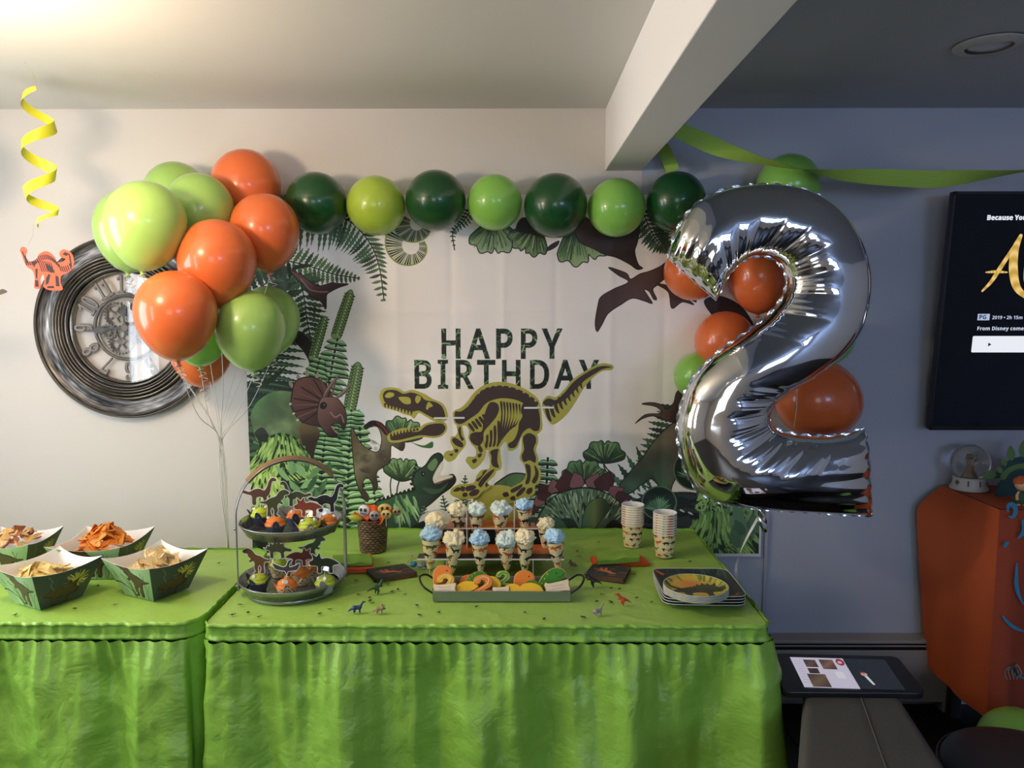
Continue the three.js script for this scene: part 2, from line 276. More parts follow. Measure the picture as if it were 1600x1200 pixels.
  stem([[500, 850], [502, 760], [506, 700], [512, 655]], 20, 38, 5, '#3f6b3c', '#79a768');
  stem([[572, 850], [570, 790], [566, 735], [562, 668]], 17, 30, 4.6, '#4a7a46', '#86b574');
  stem([[596, 852], [590, 810], [584, 770]], 9, 28, 4.4, '#4f8048', '#9cc58a');
  for (let i = 0; i < 24; i++) leaf(386, 612 + i * 10, rnd(-0.5, 0.35), rnd(40, 80), 4, mixc('#16231a', '#3f6a3d', rnd()), 0, rnd(-0.4, 0.4));
  // horned dinosaur
  const body = [[392, 648], [404, 626], [428, 612], [455, 612], [480, 622], [494, 650], [496, 690], [486, 716], [476, 722], [470, 700], [462, 684], [440, 676], [420, 682], [404, 690], [396, 672]];
  poly(body, grad(396, 640, 490, 690, '#6a9c5e', '#9cba78', '#5a4633'), null); blobs(body, 26, ['#a3cc86', '#4a6040', '#aac98c', '#3a352c'], 30, 0.35);
  poly([[404, 690], [398, 676], [410, 668], [424, 690], [420, 706], [408, 708]], '#232a1e');
  poly([[468, 664], [486, 658], [500, 676], [492, 700], [488, 722], [474, 720], [474, 700]], grad(476, 664, 486, 720, '#7a6238', '#3a2a20', '#2a1d18'));
  const frill = [[457, 612], [462, 596], [474, 590], [490, 590], [508, 600], [518, 616], [522, 634], [520, 652], [506, 664], [486, 664], [468, 656], [456, 636]];
  for (const [x, y] of [[468, 592], [480, 586], [494, 589], [458, 602]]) leaf(x, y + 4, -1.9 + (x - 468) * 0.02, 13, 3, '#b3a08a');
  poly(frill, grad(465, 600, 515, 650, '#83524a', '#623a34', '#432523'), '#241412', 1.6);
  for (let i = 0; i < 12; i++) { const a = 2.4 + i * 0.24; line([[512, 632], [512 + Math.cos(a) * 22, 632 + Math.sin(a) * 18], [509 + Math.cos(a) * 50, 632 + Math.sin(a) * 42]], i % 2 ? '#7d5247' : '#2b1614', i % 2 ? 2.4 : 2); }
  for (const [x, y] of [[456, 630], [461, 645], [467, 655]]) leaf(x, y, 2.6, 5, 2, '#d9cfc0');
  poly([[502, 622], [514, 620], [526, 622], [536, 634], [541, 648], [540, 664], [537, 672], [530, 662], [518, 664], [524, 674], [528, 680], [516, 682], [504, 670], [496, 656]], grad(505, 624, 536, 668, '#936860', '#744c44', '#3a2320'), '#24140f', 1.2);
  leaf(505, 622, -1.12, 46, 3.2, '#6d504d', 0, 0.18); leaf(505, 620, -1.12, 42, 1.3, '#a48a84', 0, 0.18);
  leaf(522, 624, -0.58, 38, 3.2, '#75594f', 0, -0.15); leaf(523, 622, -0.58, 34, 1.2, '#ab958c', 0, -0.15);
  poly([[500, 632], [506, 628], [511, 633], [507, 639], [501, 638]], '#191010'); line([[506, 632], [507, 633]], '#a58f5a', 1.4);
  line([[516, 644], [524, 652], [532, 648], [537, 660]], '#a8867c', 2); line([[518, 666], [524, 674], [528, 677]], '#b38a80', 1.6);
  dome(441, 744, 47, 66, '#6f9444', '#a9c46f'); dome(414, 812, 44, 76, '#8fb050', '#b9d37b'); dome(470, 830, 46, 62, '#5a8446', '#86b069');
  for (let i = 0; i < 26; i++) leaf(rnd(450, 520), rnd(728, 800), rnd(-2.4, -0.6), rnd(18, 34), 4.5, mixc('#2f5236', '#82ab72', rnd()));
  // crested dinosaur
  poly([[550, 668], [562, 690], [575, 702], [590, 706], [596, 690], [594, 674], [588, 666], [574, 668], [570, 666], [580, 659], [594, 660], [606, 672], [616, 686], [632, 692], [629, 704], [620, 700], [612, 696], [610, 716], [606, 726], [590, 736], [588, 746], [590, 760], [585, 768], [580, 752], [572, 746], [566, 760], [576, 776], [574, 784], [566, 776], [556, 750], [552, 720]], grad(560, 680, 610, 720, '#6d5a3e', '#8a8066', '#40362a'), '#241b15', 1.2);
  blobs([[552, 680], [600, 700], [606, 726], [580, 740], [556, 730]], 10, ['#7d8a5a', '#2d241c', '#93956e'], 16, 0.5);
  line([[572, 667], [582, 661], [594, 664], [604, 676]], '#1d1114', 8); line([[590, 661], [600, 669], [607, 680]], '#7a2229', 3.4);
  // fan leaves and roaring dinosaur, lower middle
  ginkgo(626, 690, 42, -1.25, 1.1, '#4d7a4b', '#a9c79a'); poly([[640, 690], [662, 696], [676, 690], [676, 699], [660, 699], [644, 692]], '#3f6b3f');
  line([[613, 740], [610, 756], [611, 774]], '#1c2a1c', 1.8); ginkgo(628, 752, 40, -1.5, 1.15, '#557e46', '#a5c68a', [[625, 748], [621, 762], [620, 776]]);
  const rex = [[588, 784], [604, 780], [622, 772], [640, 768], [648, 764], [644, 752], [648, 740], [654, 734], [664, 728], [676, 712], [686, 708], [692, 714], [688, 726], [682, 738], [676, 752], [684, 752], [698, 744], [708, 742], [712, 750], [706, 760], [690, 772], [674, 786], [662, 796], [656, 812], [654, 832], [600, 834], [592, 810]];
  poly(rex, grad(600, 780, 690, 800, '#3d6647', '#2f4a37', '#18221c'), '#10160f', 2);
  poly([[676, 748], [692, 720], [693, 730], [688, 742], [700, 742], [708, 744], [694, 752], [680, 756]], '#e2d8ce'); line([[680, 756], [694, 751], [707, 747]], '#7c4a44', 2);
  for (let i = 0; i < 8; i++) { leaf(691 - i * 1.9, 722 + i * 3.4, 0.6, 5, 1.1, '#efe8d8'); leaf(684 + i * 3, 752 - i * 0.8, -1.3, 4, 1, '#efe8d8'); }
  poly([[668, 730], [680, 716], [684, 722], [676, 736]], '#6d8a5a'); poly([[658, 738], [663, 737], [664, 743], [659, 744]], '#0c0f0c'); line([[661, 740], [662, 741]], '#c9cfae', 1.2);
  for (let i = 0; i < 9; i++) leaf(592 + i * 6.5, 784 - i * 2.2, -1.2, 6, 2.2, '#10160f'); for (let i = 0; i < 6; i++) leaf(645 + i * 1.5, 758 - i * 6, -2.5, 6, 2, '#121a13');
  for (let i = 0; i < 40; i++) leaf(rnd(614, 648), rnd(772, 800), 1.3 + rnd(-0.3, 0.3), rnd(14, 34), 1.8, mixc('#4f7a4b', '#9cc08b', rnd()));
  poly([[660, 762], [686, 764], [700, 754], [690, 768], [672, 772]], '#3e5c43');
  fern([[722, 810], [724, 780], [727, 744]], 14, 22, 22, 1.0, 1.0, 2.6, '#1d3a2c', '#3f6650', 7); fern([[712, 850], [700, 812], [692, 776]], 14, 24, 24, 1.0, 1.0, 2.4, '#162a20', '#33513e', 7); fern([[668, 850], [664, 816], [662, 792]], 9, 22, 20, 1.0, 1.0, 3, '#2d4a35', '#7a9a78', 7);
  poly([[655, 812], [668, 800], [690, 796], [706, 806], [716, 830], [660, 836]], '#d9d4d6'); poly([[640, 828], [652, 818], [672, 812], [690, 816], [688, 822], [664, 826]], '#16221a');
  // --- right jungle ---
  poly([[772, 760], [782, 750], [800, 740], [824, 742], [846, 756], [850, 772], [800, 774]], grad(775, 750, 840, 770, '#4e6d4c', '#6b8a5a', '#2a4029'), '#172117', 2);
  stem([[846, 850], [852, 790], [856, 716]], 13, 30, 4.6, '#2c4f38', '#4f7a56', '#101b14'); stem([[880, 850], [876, 800], [872, 762]], 9, 26, 4.4, '#2c5338', '#5f8a64', '#101b14');
  for (let i = 0; i < 7; i++) leaf(1030 - i * 11, 742 + i * 7, -2.0 - i * 0.12, 62 - i * 4, 6, mixc('#1d3526', '#42664a', rnd()), 15, 0.1);
  fern([[1072, 640], [1040, 690], [1010, 736], [972, 770]], 18, 46, 60, 1.1, 1.2, 5, '#1a2f22', '#3f6347', 13);
  ginkgo(944, 724, 40, -1.55, 1.35, '#456b37', '#86a868', [[942, 716], [946, 735], [960, 745]]); ginkgo(912, 756, 42, -1.6, 1.25, '#4d7340', '#90b078', [[940, 718], [948, 732], [960, 742]]);
  for (let i = 0; i < 16; i++) leaf(rnd(980, 1090), rnd(772, 850), rnd(-0.4, 0.4) + (i % 2 ? 0 : Math.PI), rnd(40, 80), 5, mixc('#0e1712', '#2c4634', rnd()), i % 3 ? 0 : 15, 0.2);
  poly([[980, 790], [1040, 770], [1110, 780], [1112, 870], [960, 870]], 'rgba(14,22,17,0.85)');
  // long-necked body with green legs
  const bro = [[1066, 652], [1050, 662], [1034, 676], [1018, 694], [1006, 712], [984, 738], [968, 758], [966, 768], [982, 772], [1004, 756], [1018, 748], [1028, 758], [1034, 782], [1046, 784], [1050, 760], [1062, 742], [1090, 740], [1096, 660]];
  poly(bro, grad(1040, 665, 990, 770, '#86735f', '#6a6c5a', '#4f8660'), '#1d1f1a', 1.5); blobs(bro, 26, ['#80685a', '#33493a', '#4f8460', '#272822'], 36, 0.35);
  poly([[1022, 742], [1034, 706], [1044, 712], [1040, 742], [1044, 776], [1034, 780], [1030, 760]], grad(1034, 710, 1038, 780, '#54584a', '#4a7e5a'));
  // plated dinosaur
  const pl = (x, y, a, s, col) => { const f = (u, v) => [x + Math.cos(a) * u * s - Math.sin(a) * v * s, y + Math.sin(a) * u * s + Math.cos(a) * v * s]; poly([f(0, -0.32), f(0.3, -0.52), f(0.55, -0.36), f(1, 0.1), f(0.6, 0.45), f(0.2, 0.42), f(0, 0.28)], col, '#2a1618', 1, 0); };
  const pink = '#8f5c62', mar = '#4e2528';
  for (const [x, y, a, s, col] of [[838, 800, -2.4, 20, mar], [846, 790, -2.0, 20, pink], [856, 778, -2.2, 26, mar], [868, 770, -1.9, 22, pink], [887, 768, -1.75, 34, mar], [905, 762, -2.0, 26, pink], [925, 762, -1.3, 26, pink], [942, 766, -1.35, 32, mar], [954, 774, -0.6, 24, pink], [964, 782, -0.35, 24, mar], [972, 790, 0, 20, pink]]) pl(x, y, a, s, col);
  const steg = [[836, 838], [842, 806], [862, 780], [888, 766], [915, 762], [942, 768], [964, 782], [978, 802], [990, 840]];
  poly(steg, grad(850, 790, 970, 830, '#5c7a64', '#6d8660', '#3a4536'), '#171b15', 2.4);
  c.save(); path(steg, 1); c.clip();
  for (let i = 0; i < 240; i++) { const x = rnd(848, 972), y = rnd(764, 806), a = Math.atan2(y - 850, x - 912); leaf(x, y, a + Math.PI + rnd(-0.15, 0.15), rnd(8, 18), 1.1, ['#b4c29c', '#1f271c', '#93a888', '#46634c'][i % 4]); }
  poly([[912, 846], [910, 812], [920, 786], [940, 778], [952, 792], [940, 812], [928, 830], [930, 846]], grad(912, 800, 946, 800, '#4f7450', '#7d8a4e', '#31402d'), '#263024', 1); poly([[866, 846], [876, 812], [896, 812], [906, 846]], '#2b382c'); poly([[936, 846], [958, 812], [988, 846]], '#191c16'); c.restore();
  poly([[862, 838], [858, 816], [870, 808], [884, 820], [890, 838]], '#49694f', '#2c3a2e', 1);
  // coiled ferns
  for (const [x, y, r] of [[1030, 786, 27], [1086, 734, 33]]) { poly(Array.from({ length: 20 }, (_, i) => [x + Math.cos(i / 20 * 6.283) * r, y + Math.sin(i / 20 * 6.283) * r * 0.95]), '#1b2c20', '#64806a', 2.2); for (let i = 0; i < 18; i++) leaf(x - r * 0.1, y + r * 0.4, -Math.PI * i / 17 + 0.2, r * rnd(0.7, 0.95), 2, mixc('#2f5238', '#6f9a70', rnd())); }
  line([[1056, 790], [1048, 812], [1040, 836], [1036, 850]], '#5c7a64', 3); line([[1082, 700], [1086, 750], [1100, 800], [1110, 815]], '#55705a', 3);
  for (const [x, y] of [[1062, 796], [1075, 800], [1088, 792]]) leaf(x, y, 0.5, 10, 1.6, '#d5dad6');
  c.fillStyle = '#22351f'; c.fillRect(...w(1096, 770), CW, CH);
  for (let i = 0; i < 170; i++) { const x = rnd(1096, 1192), y = rnd(766, 866); leaf(x, y, rnd(-2.6, -0.9), rnd(16, 36), 2.3, mixc(i % 3 ? '#3a5c37' : '#16261a', '#7fa468', rnd())); }
  poly([[1080, 872], [1092, 820], [1112, 800], [1128, 806], [1150, 840], [1160, 872]], '#4d7238'); dome(1118, 872, 54, 74, '#5f8742', '#8db05e', '#2a4424'); dome(1110, 796, 20, 40, '#6f9a54', '#8fb36b');
  for (let i = 0; i < 14; i++) leaf(rnd(1140, 1190), rnd(815, 870), rnd(-2.2, -0.7), rnd(22, 38), 8, mixc('#2c4a33', '#5a7f5a', rnd()));
  // --- top right: leaves and flying reptiles ---
  ginkgo(772, 344, 58, 1.55, 1.0, '#6b8a62', '#b4c6a4'); ginkgo(838, 350, 54, 2.0, 0.85, '#4d6a42', '#8ba372'); ginkgo(900, 346, 74, 1.2, 0.9, '#6a8c58', '#b5cb98');
  poly([[853, 392], [858, 384], [874, 376], [872, 383], [860, 391]], '#33231f'); poly([[806, 360], [816, 340], [842, 350], [850, 372], [830, 366]], '#2c2a22');
  fern([[1004, 330], [1018, 362], [1032, 382], [1046, 392]], 16, 34, 40, 1.1, 1.1, 4, '#1c2c1e', '#3b5236', 11); fern([[735, 330], [722, 348], [708, 362], [710, 390]], 13, 12, 14, 1.1, 1.1, 2.4, '#1f2f1d', '#4b6440', 5);
  poly([[896, 352], [910, 338], [930, 350], [970, 364], [998, 350], [996, 378], [992, 392], [998, 414], [1004, 419], [996, 421], [984, 413], [962, 402], [946, 398], [926, 388], [906, 378]], grad(905, 350, 985, 410, '#5a4038', '#33211f', '#2d1c1b'), '#1c1010', 1.3);
  poly([[951, 418], [966, 422], [980, 428], [985, 436], [1000, 428], [1014, 424], [1032, 416], [1050, 404], [1076, 412], [1066, 420], [1046, 430], [1026, 446], [1020, 452], [1026, 468], [1022, 468], [1014, 455], [1006, 452], [1012, 462], [1019, 474], [1006, 470], [988, 466], [970, 476], [950, 490], [940, 508], [933, 518], [930, 508], [934, 478], [938, 465], [958, 452], [982, 440], [966, 430]], grad(940, 430, 1060, 470, '#3d2724', '#5a403c', '#2e1c1b'), '#1d1111', 1.2);
  poly([[1026, 444], [1042, 446], [1048, 454], [1062, 440], [1074, 432], [1076, 448], [1088, 472], [1074, 466], [1084, 476], [1066, 472], [1050, 482], [1044, 456]], '#44302d', '#2a1a19', 1);
  poly([[1003, 631], [1020, 629], [1036, 634], [1041, 640], [1052, 630], [1058, 612], [1080, 600], [1080, 664], [1050, 660], [1022, 650], [1004, 654], [993, 661], [1008, 648], [1034, 645], [1026, 636]], grad(1000, 630, 1060, 655, '#3f302c', '#6a5048', '#33231f'), '#231716', 1.1);
  poly([[1100, 470], [1122, 462], [1160, 480], [1180, 520], [1150, 512], [1120, 500]], '#33221f');
  // curled fern at top
  for (const [ro, ri, a0, a1, cx, cy, f] of [[38, 13, -0.35, 3.7, 643, 384, 1], [36, 10, 0.0, 3.6, 652, 350, 0.9]]) {
    for (let i = 0; i < 34; i++) { const t = i / 33, a = a0 + (a1 - a0) * t, rr = ro * (0.55 + 0.6 * t), rq = ri * (0.9 + 0.3 * t); poly([[cx + Math.cos(a) * rr, cy + Math.sin(a) * rr * 0.95], [cx + Math.cos(a + 0.09) * rr, cy + Math.sin(a + 0.09) * rr * 0.95], [cx + Math.cos(a + 0.07) * rq, cy + Math.sin(a + 0.07) * rq], [cx + Math.cos(a) * rq, cy + Math.sin(a) * rq]], i % 4 === 3 ? '#a9b070' : i % 2 ? '#1f2c1a' : '#3d5230', null, 1, 0); }
    line(Array.from({ length: 14 }, (_, i) => { const t = i / 13, a = a0 + (a1 - a0) * t, rr = ro * (0.55 + 0.6 * t); return [cx + Math.cos(a) * rr, cy + Math.sin(a) * rr * 0.95]; }), '#8d9c4e', 2);
  }
  // --- lettering filled with leaves ---
  const [lc, l] = canvas(CW, CH);
  l.fillStyle = '#000';
  const word = (str, xa, xb, ya, yb) => { const [ax, ay] = w(xa, yb), [bx, by] = w(xb, ya); l.font = '100px sans-serif'; const gap = 14; const ws = [...str].map((s) => l.measureText(s).width), tot = ws.reduce((a, b) => a + b, 0) + gap * (str.length - 1); const h = 71.4; l.save(); l.translate(ax, ay); l.scale((bx - ax) / tot, (ay - by) / h); let x = 0; [...str].forEach((s, i) => { l.fillText(s, x, 0); l.lineWidth = 5; l.strokeText(s, x, 0); x += ws[i] + gap; }); l.restore(); };
  word('HAPPY', 686, 877, 515, 559); word('BIRTHDAY', 644, 934, 564, 606);
  l.globalCompositeOperation = 'source-atop'; l.fillStyle = '#16221a'; l.fillRect(0, 0, CW, CH);
  for (let i = 0; i < 520; i++) { const [px, py] = w(rnd(640, 940), rnd(508, 612)), a = rnd(6.283), L = rnd(16, 46); l.strokeStyle = ['#2c4a33', '#5f8a58', '#8fb383', '#0f1711', '#3d6343'][i % 5]; l.lineWidth = rnd(2, 7); l.beginPath(); l.moveTo(px, py); l.quadraticCurveTo(px + Math.cos(a) * L * 0.5 + 6, py + Math.sin(a) * L * 0.5 - 6, px + Math.cos(a) * L, py + Math.sin(a) * L); l.stroke(); }
  c.drawImage(lc, 0, 0);
  // the cloth: fold lines pressed into it
  const fx = [453, 538, 622, 706, 787, 868, 953, 1036, 1118].map((x) => (PZ(x, 600, zB).x - x0) / W), fy = [392, 487, 584, 678, 772].map((y) => (PZ(790, y, zB).y - y0) / H);
  const cloth = (off) => grid(220, 150, (u, v) => {
    let z = 0; fx.forEach((f, i) => { z += (i % 2 ? -1 : 1) * 0.0035 * Math.exp(-Math.abs(u - f) * 150); }); fy.forEach((f, i) => { z += (i % 2 ? 1 : -1) * 0.0035 * Math.exp(-Math.abs(v - f) * 120); });
    z += 0.003 * N3(u * 9, v * 7, 1) + 0.0015 * N3(u * 30, v * 22, 3);
    return [x0 + u * W, y0 + v * H, zB + z + off];
  });
  const b = tag(obj('party_backdrop', cloth(0), mat('#ffffff', 0.55, 0, { map: texOf(cv) })), 'white fabric party backdrop printed with dinosaurs, ferns and the words HAPPY BIRTHDAY', 'backdrop');
  for (const [s, x, y, ww, hh] of [['hem', x1 - 0.004, (y0 + y1) / 2, 0.008, H], ['hem', (x0 + x1) / 2, y0 + 0.005, W, 0.012]]) obj(s, rbox(ww, hh, 0.003, 0.001, x, y, zB + 0.005, 1), mat(lin(0.8, 0.78, 0.76), 0.6), b);
}

// ---------- tables and their covers ----------
const lime = lin(0.29, 0.57, 0.07);
const filmBump = noiseTex(512, (u, v) => { let s = 0.62; for (let i = 0; i < 4; i++) { const q = tileN(u + 0.03 * tileN(u, v, 6, 3), v + 0.03 * tileN(u, v, 6, 4), 7 * 2 ** i, 7 + i); s += 0.42 / 1.7 ** i * (0.2 - Math.abs(q)); } return s; });
const crump = filmBump.clone(); crump.repeat.set(1.6, 1.6); crump.needsUpdate = true;
M.cover = phys(lime, 0.36, { bumpMap: crump, bumpScale: 0.006, specularIntensity: 1.0, side: THREE.DoubleSide });
M.coverTop = phys(lin(0.36, 0.59, 0.11), 0.36, { bumpMap: crump, bumpScale: 0.002, specularIntensity: 0.6 });
function loopOf(xa, xb, za, zb, r) {               // rounded rectangle seen from above: [x, z, nx, nz, length]
  const pts = [], q = (cx, cz, a0) => { for (let i = 0; i <= 10; i++) { const a = a0 + i / 10 * Math.PI / 2; pts.push([cx + Math.cos(a) * r, cz + Math.sin(a) * r]); } };
  q(xb - r, zb - r, 0); q(xa + r, zb - r, Math.PI / 2); q(xa + r, za + r, Math.PI); q(xb - r, za + r, Math.PI * 1.5); pts.push([xb, zb - r]);
  const c = new THREE.CurvePath(); for (let i = 1; i < pts.length; i++) c.add(new THREE.LineCurve3(V(pts[i - 1][0], 0, pts[i - 1][1]), V(pts[i][0], 0, pts[i][1])));
  return { c, L: c.getLength() };
}
function coveredTable(label, tlabel, xa, xb, za, zb, r, sd, tight) {
  const t = thing('folding_table', tlabel, 'table', [(xa + xb) / 2, 0, (za + zb) / 2]), w = xb - xa, d = zb - za;
  obj('tabletop', rbox(w - 0.07, 0.04, d - 0.07, 0.015, 0, TH - 0.026, 0), M.white, t);
  for (const sx of [-1, 1]) for (const sz of [-1, 1]) obj('leg', cyl(0.014, 0.014, TH - 0.05, sx * (w / 2 - 0.14), (TH - 0.05) / 2, sz * (d / 2 - 0.1), 10), M.dark, t);
  const { c, L } = loopOf(xa, xb, za, zb, r), N = Math.round(L / 0.0075), P = c.getSpacedPoints(N), nrm = (i) => { const a = P[(i + N - 1) % N], b = P[(i + 1) % N]; return V(-(b.z - a.z), 0, b.x - a.x).normalize().multiplyScalar(-1); };
  const out = P.map((_, i) => nrm(i % N)), cover = thing('table_cover', label, 'tablecloth');
  const fold = (s, a, b) => 2 / Math.PI * Math.asin(0.96 * Math.sin(s * a + 3.2 * N3(s * 1.9, b, sd) + 1.3 * N3(s * 6, b * 2, sd)));
  const flare = P.map((p, i) => Math.max(0.06, Math.min(1, (p.z - za) / 0.2 - 0.1)) * (out[i].x * tight > 0.5 ? 0.1 : 1));
  const at = (i, k, y) => { const q = k * (k > 0.02 ? flare[i] : Math.max(0.4, flare[i])); return V(P[i].x + out[i].x * q, y, P[i].z + out[i].z * q); };
  // top sheet, gently creased
  const cx = (xa + xb) / 2, cz = (za + zb) / 2, K = 24;
  const crease = (x, z) => 0.0022 * Math.pow(Math.max(0, 1 - Math.abs(N3(x * 2.2 + sd, z * 5, 2)) * 9), 2) + 0.0008 * N3(x * 12, z * 12, sd);
  obj('top_sheet', grid(N, K, (u, v) => { const i = Math.round(u * N), p = P[i], x = cx + (p.x - cx) * v, z = cz + (p.z - cz) * v; return [x, TH - 0.003 + (v < 0.97 ? crease(x, z) : 0.002 * Math.abs(N3(i * 0.4, 1, sd))), z]; }, (u, v) => { const p = P[Math.round(u * N)]; return [cx + (p.x - cx) * v, cz + (p.z - cz) * v]; }), M.coverTop, cover);
  // ruffled lip and gathered band
  obj('gathered_band', grid(N, 10, (u, v) => { const i = Math.round(u * N), f = i * 0.0075, lip = Math.exp(-((v - 0.06) ** 2) / 0.006), g = 0.012 * N3(f * 44, v * 0.8, sd) + 0.005 * N3(f * 20, v, sd + 3); return at(i, 0.002 + lip * (0.009 + 0.006 * N3(f * 40, 0, sd)) + Math.abs(g) + (v > 0.93 ? -0.004 : v > 0.78 ? 0.004 + 0.003 * N3(f * 50, 2, sd) : 0) + (v < 0.01 ? -0.006 : 0), TH + 0.004 + 0.0035 * N3(f * 35, 3, sd) * (1 - v) - v * 0.052); }, (u, v) => [u * L, v * 0.05]), M.cover, cover);
  // skirt in folds that open towards the floor
  obj('skirt', grid(N, 56, (u, v) => {
    const i = Math.round(u * N), s = u * L, y = TH - 0.046 - v * (TH - 0.056), g = Math.min(1, v * 7);
    const drift = s + 0.035 * v * N3(s * 3, v * 1.5, sd + 4), big = fold(drift, 17, 1 + v * 0.35), mid = fold(drift + 0.3, 40, 4 + v * 0.5) * (0.6 + 0.8 * N3(s * 1.7, v, sd + 6)), top = fold(s, 150, 7) * (0.7 + N3(s * 9, 0, sd)), cr = Math.abs(N3(s * 9 + v * 3, v * 5 - s * 2, sd + 11)) + 0.5 * Math.abs(N3(s * 17 - v * 4, v * 9 + s * 5, sd + 13));
    return at(i, 0.014 + 0.075 * v + (big * 0.056 + mid * 0.027) * g * (0.55 + 0.45 * v) + top * 0.011 * Math.exp(-v * 6) + 0.016 * (0.3 - cr) * g, y);
  }, (u, v) => [u * L, v * 0.7]), M.cover, cover);
  return cover;
}
const tzF = PY(760, 977, TH).z, tzB = 0.08;
const txL = PY(316, 977, TH).x, txR = PY(1197, 972, TH).x;
coveredTable('bright green plastic table cover with gathered skirt, in front of the dinosaur backdrop', 'table hidden under the green cover in front of the backdrop', txL, txR, tzB, tzF, 0.03, 1.3, -1);
const lzB = PY(330, 858, TH).z;
coveredTable('bright green plastic table cover with gathered skirt, under the chip trays', 'table hidden under the green cover below the chip trays', txL - 1.12, txL - 0.022, lzB, tzF - 0.01, 0.07, 8.7, 1);

// ---------- balloons ----------
const balloonProfile = [];
for (let i = 0; i <= 30; i++) { const a = i / 30 * Math.PI * 0.965, s = Math.sin(a), k = (1 - Math.cos(a)) / 2; balloonProfile.push([Math.max(1e-4, s * (1 - 0.10 * k ** 3)), a < Math.PI / 2 ? Math.cos(a) * 1.06 : Math.cos(a) * (1.06 + 0.16 * k)]); }
const balloonGeo = lathe([[0.0001, 1.06], ...balloonProfile.slice(1), [0.055, -1.245]].reverse(), 40);
const knotGeo = lathe([[0.012, -1.35], [0.085, -1.345], [0.09, -1.33], [0.045, -1.30], [0.05, -1.255], [0.04, -1.225]], 16);
const latex = (r, g, b) => phys(lin(r, g, b), 0.3, { clearcoat: 0.45, clearcoatRoughness: 0.08, specularIntensity: 0.8 });
const LATEX = { orange: latex(0.74, 0.155, 0.04), lime: latex(0.33, 0.55, 0.13), pale: latex(0.40, 0.64, 0.15), light: latex(0.25, 0.56, 0.09), olive: latex(0.40, 0.56, 0.055), forest: latex(0.008, 0.07, 0.018), mid: latex(0.16, 0.40, 0.065) };
const ribbonMat = mat(lin(0.72, 0.70, 0.64), 0.35);
const radii = new Map();
function balloon(label, px, py, r, z, kind, group, tilt = [0, 0], ry = 1) {
  const p = PZ(px, py, z), R = r * frameAt(px, py, z).sx, t = thing('balloon', label, 'balloon', p, 0, group);
  const b = obj('latex_body', balloonGeo.clone().scale(R, R * ry, R).rotateX(tilt[0]).rotateZ(tilt[1]), LATEX[kind], t);
  obj('knot', knotGeo.clone().scale(R, R * ry, R).rotateX(tilt[0]).rotateZ(tilt[1]), LATEX[kind], t);
  radii.set(t, R);
  return t;
}
{
  const G = 'helium balloons tied above the snack table', gather = PZ(345, 690, 0.24), foot = V(gather.x + 0.02, 0.02, 0.2), bunch = thing('balloon_ribbons', 'thin white ribbons of the helium balloons gathered into one strand by the wall', 'ribbon', [gather.x, gather.y, gather.z]);
  const list = [
    ['pale green balloon at the front left of the bunch, the brightest of the green ones', 228, 349, 61, 0.58, 'pale', [0, -0.12]],
    ['green balloon peeking out left behind the brightest green balloon of the bunch', 207, 356, 57, 0.42, 'lime', [0, -0.15]],
    ['green balloon at the upper back of the bunch, left of the topmost orange one', 275, 306, 49, 0.16, 'lime', [0, -0.08]],
    ['green balloon in the bunch directly below the topmost orange and above the middle orange', 311, 328, 53, 0.36, 'lime', [0, -0.05]],
    ['topmost orange balloon of the bunch near the dark green end of the garland', 385, 291, 53, 0.17, 'orange', [0, 0.08]],
    ['orange balloon at the right of the bunch touching the first dark green garland balloon', 414, 359, 53, 0.34, 'orange', [0, 0.08]],
    ['orange balloon in the middle of the bunch above the lowest front orange one', 339, 407, 60, 0.50, 'orange', [0, 0.02]],
    ['large orange balloon at the front of the bunch, over the face of the clock', 275, 489, 62, 0.62, 'orange', [0, 0]],
    ['green balloon at the lower right of the bunch beside the backdrop', 391, 513, 55, 0.46, 'lime', [0, 0.05]],
    ['green balloon behind the lower right green one, against the printed ferns', 420, 498, 48, 0.17, 'lime', [0, 0.05]],
    ['green balloon mostly hidden behind the large front orange balloon', 311, 516, 47, 0.36, 'light', [0, 0]],
    ['lowest orange balloon of the bunch, half hidden in front of the clock rim', 314, 548, 47, 0.18, 'orange', [0, 0]],
  ];
  for (const [label, x, y, r, z, kind, tilt] of list) {
    const t = balloon(label, x, y, r, z, kind, G, tilt), R = radii.get(t), a = tilt[1], nk = V(Math.sin(a) * 1.32 * R, -Math.cos(a) * 1.32 * R, 0).add(t.position);
    const jx = rnd(-0.006, 0.006), jz = rnd(-0.006, 0.006), o = bunch.position, P = [nk, nk.clone().lerp(gather, 0.5).add(V(rnd(-0.02, 0.02), -0.03, 0)), gather.clone().add(V(jx, 0, jz)), gather.clone().lerp(foot, 0.4).add(V(jx * 0.4, 0, jz)), foot.clone().add(V(jx, 0, jz))].map((p) => p.clone().sub(o)), n = P[0];
    const rib = obj('ribbon', tube(P, 0.0013, 40, 5), ribbonMat, bunch);
    obj('ribbon_curl', tube(Array.from({ length: 14 }, (_, i) => V(n.x + 0.012 * Math.cos(i * 1.1) + 0.001 * i, n.y - 0.0035 * i + 0.006, n.z + 0.012 * Math.sin(i * 1.1))), 0.0012, 40, 5), ribbonMat, rib);
  }
  balloon('green balloon hanging just outside the left edge of the picture', -64, 250, 44, 0.5, 'mid', undefined, [0, 0]);
}
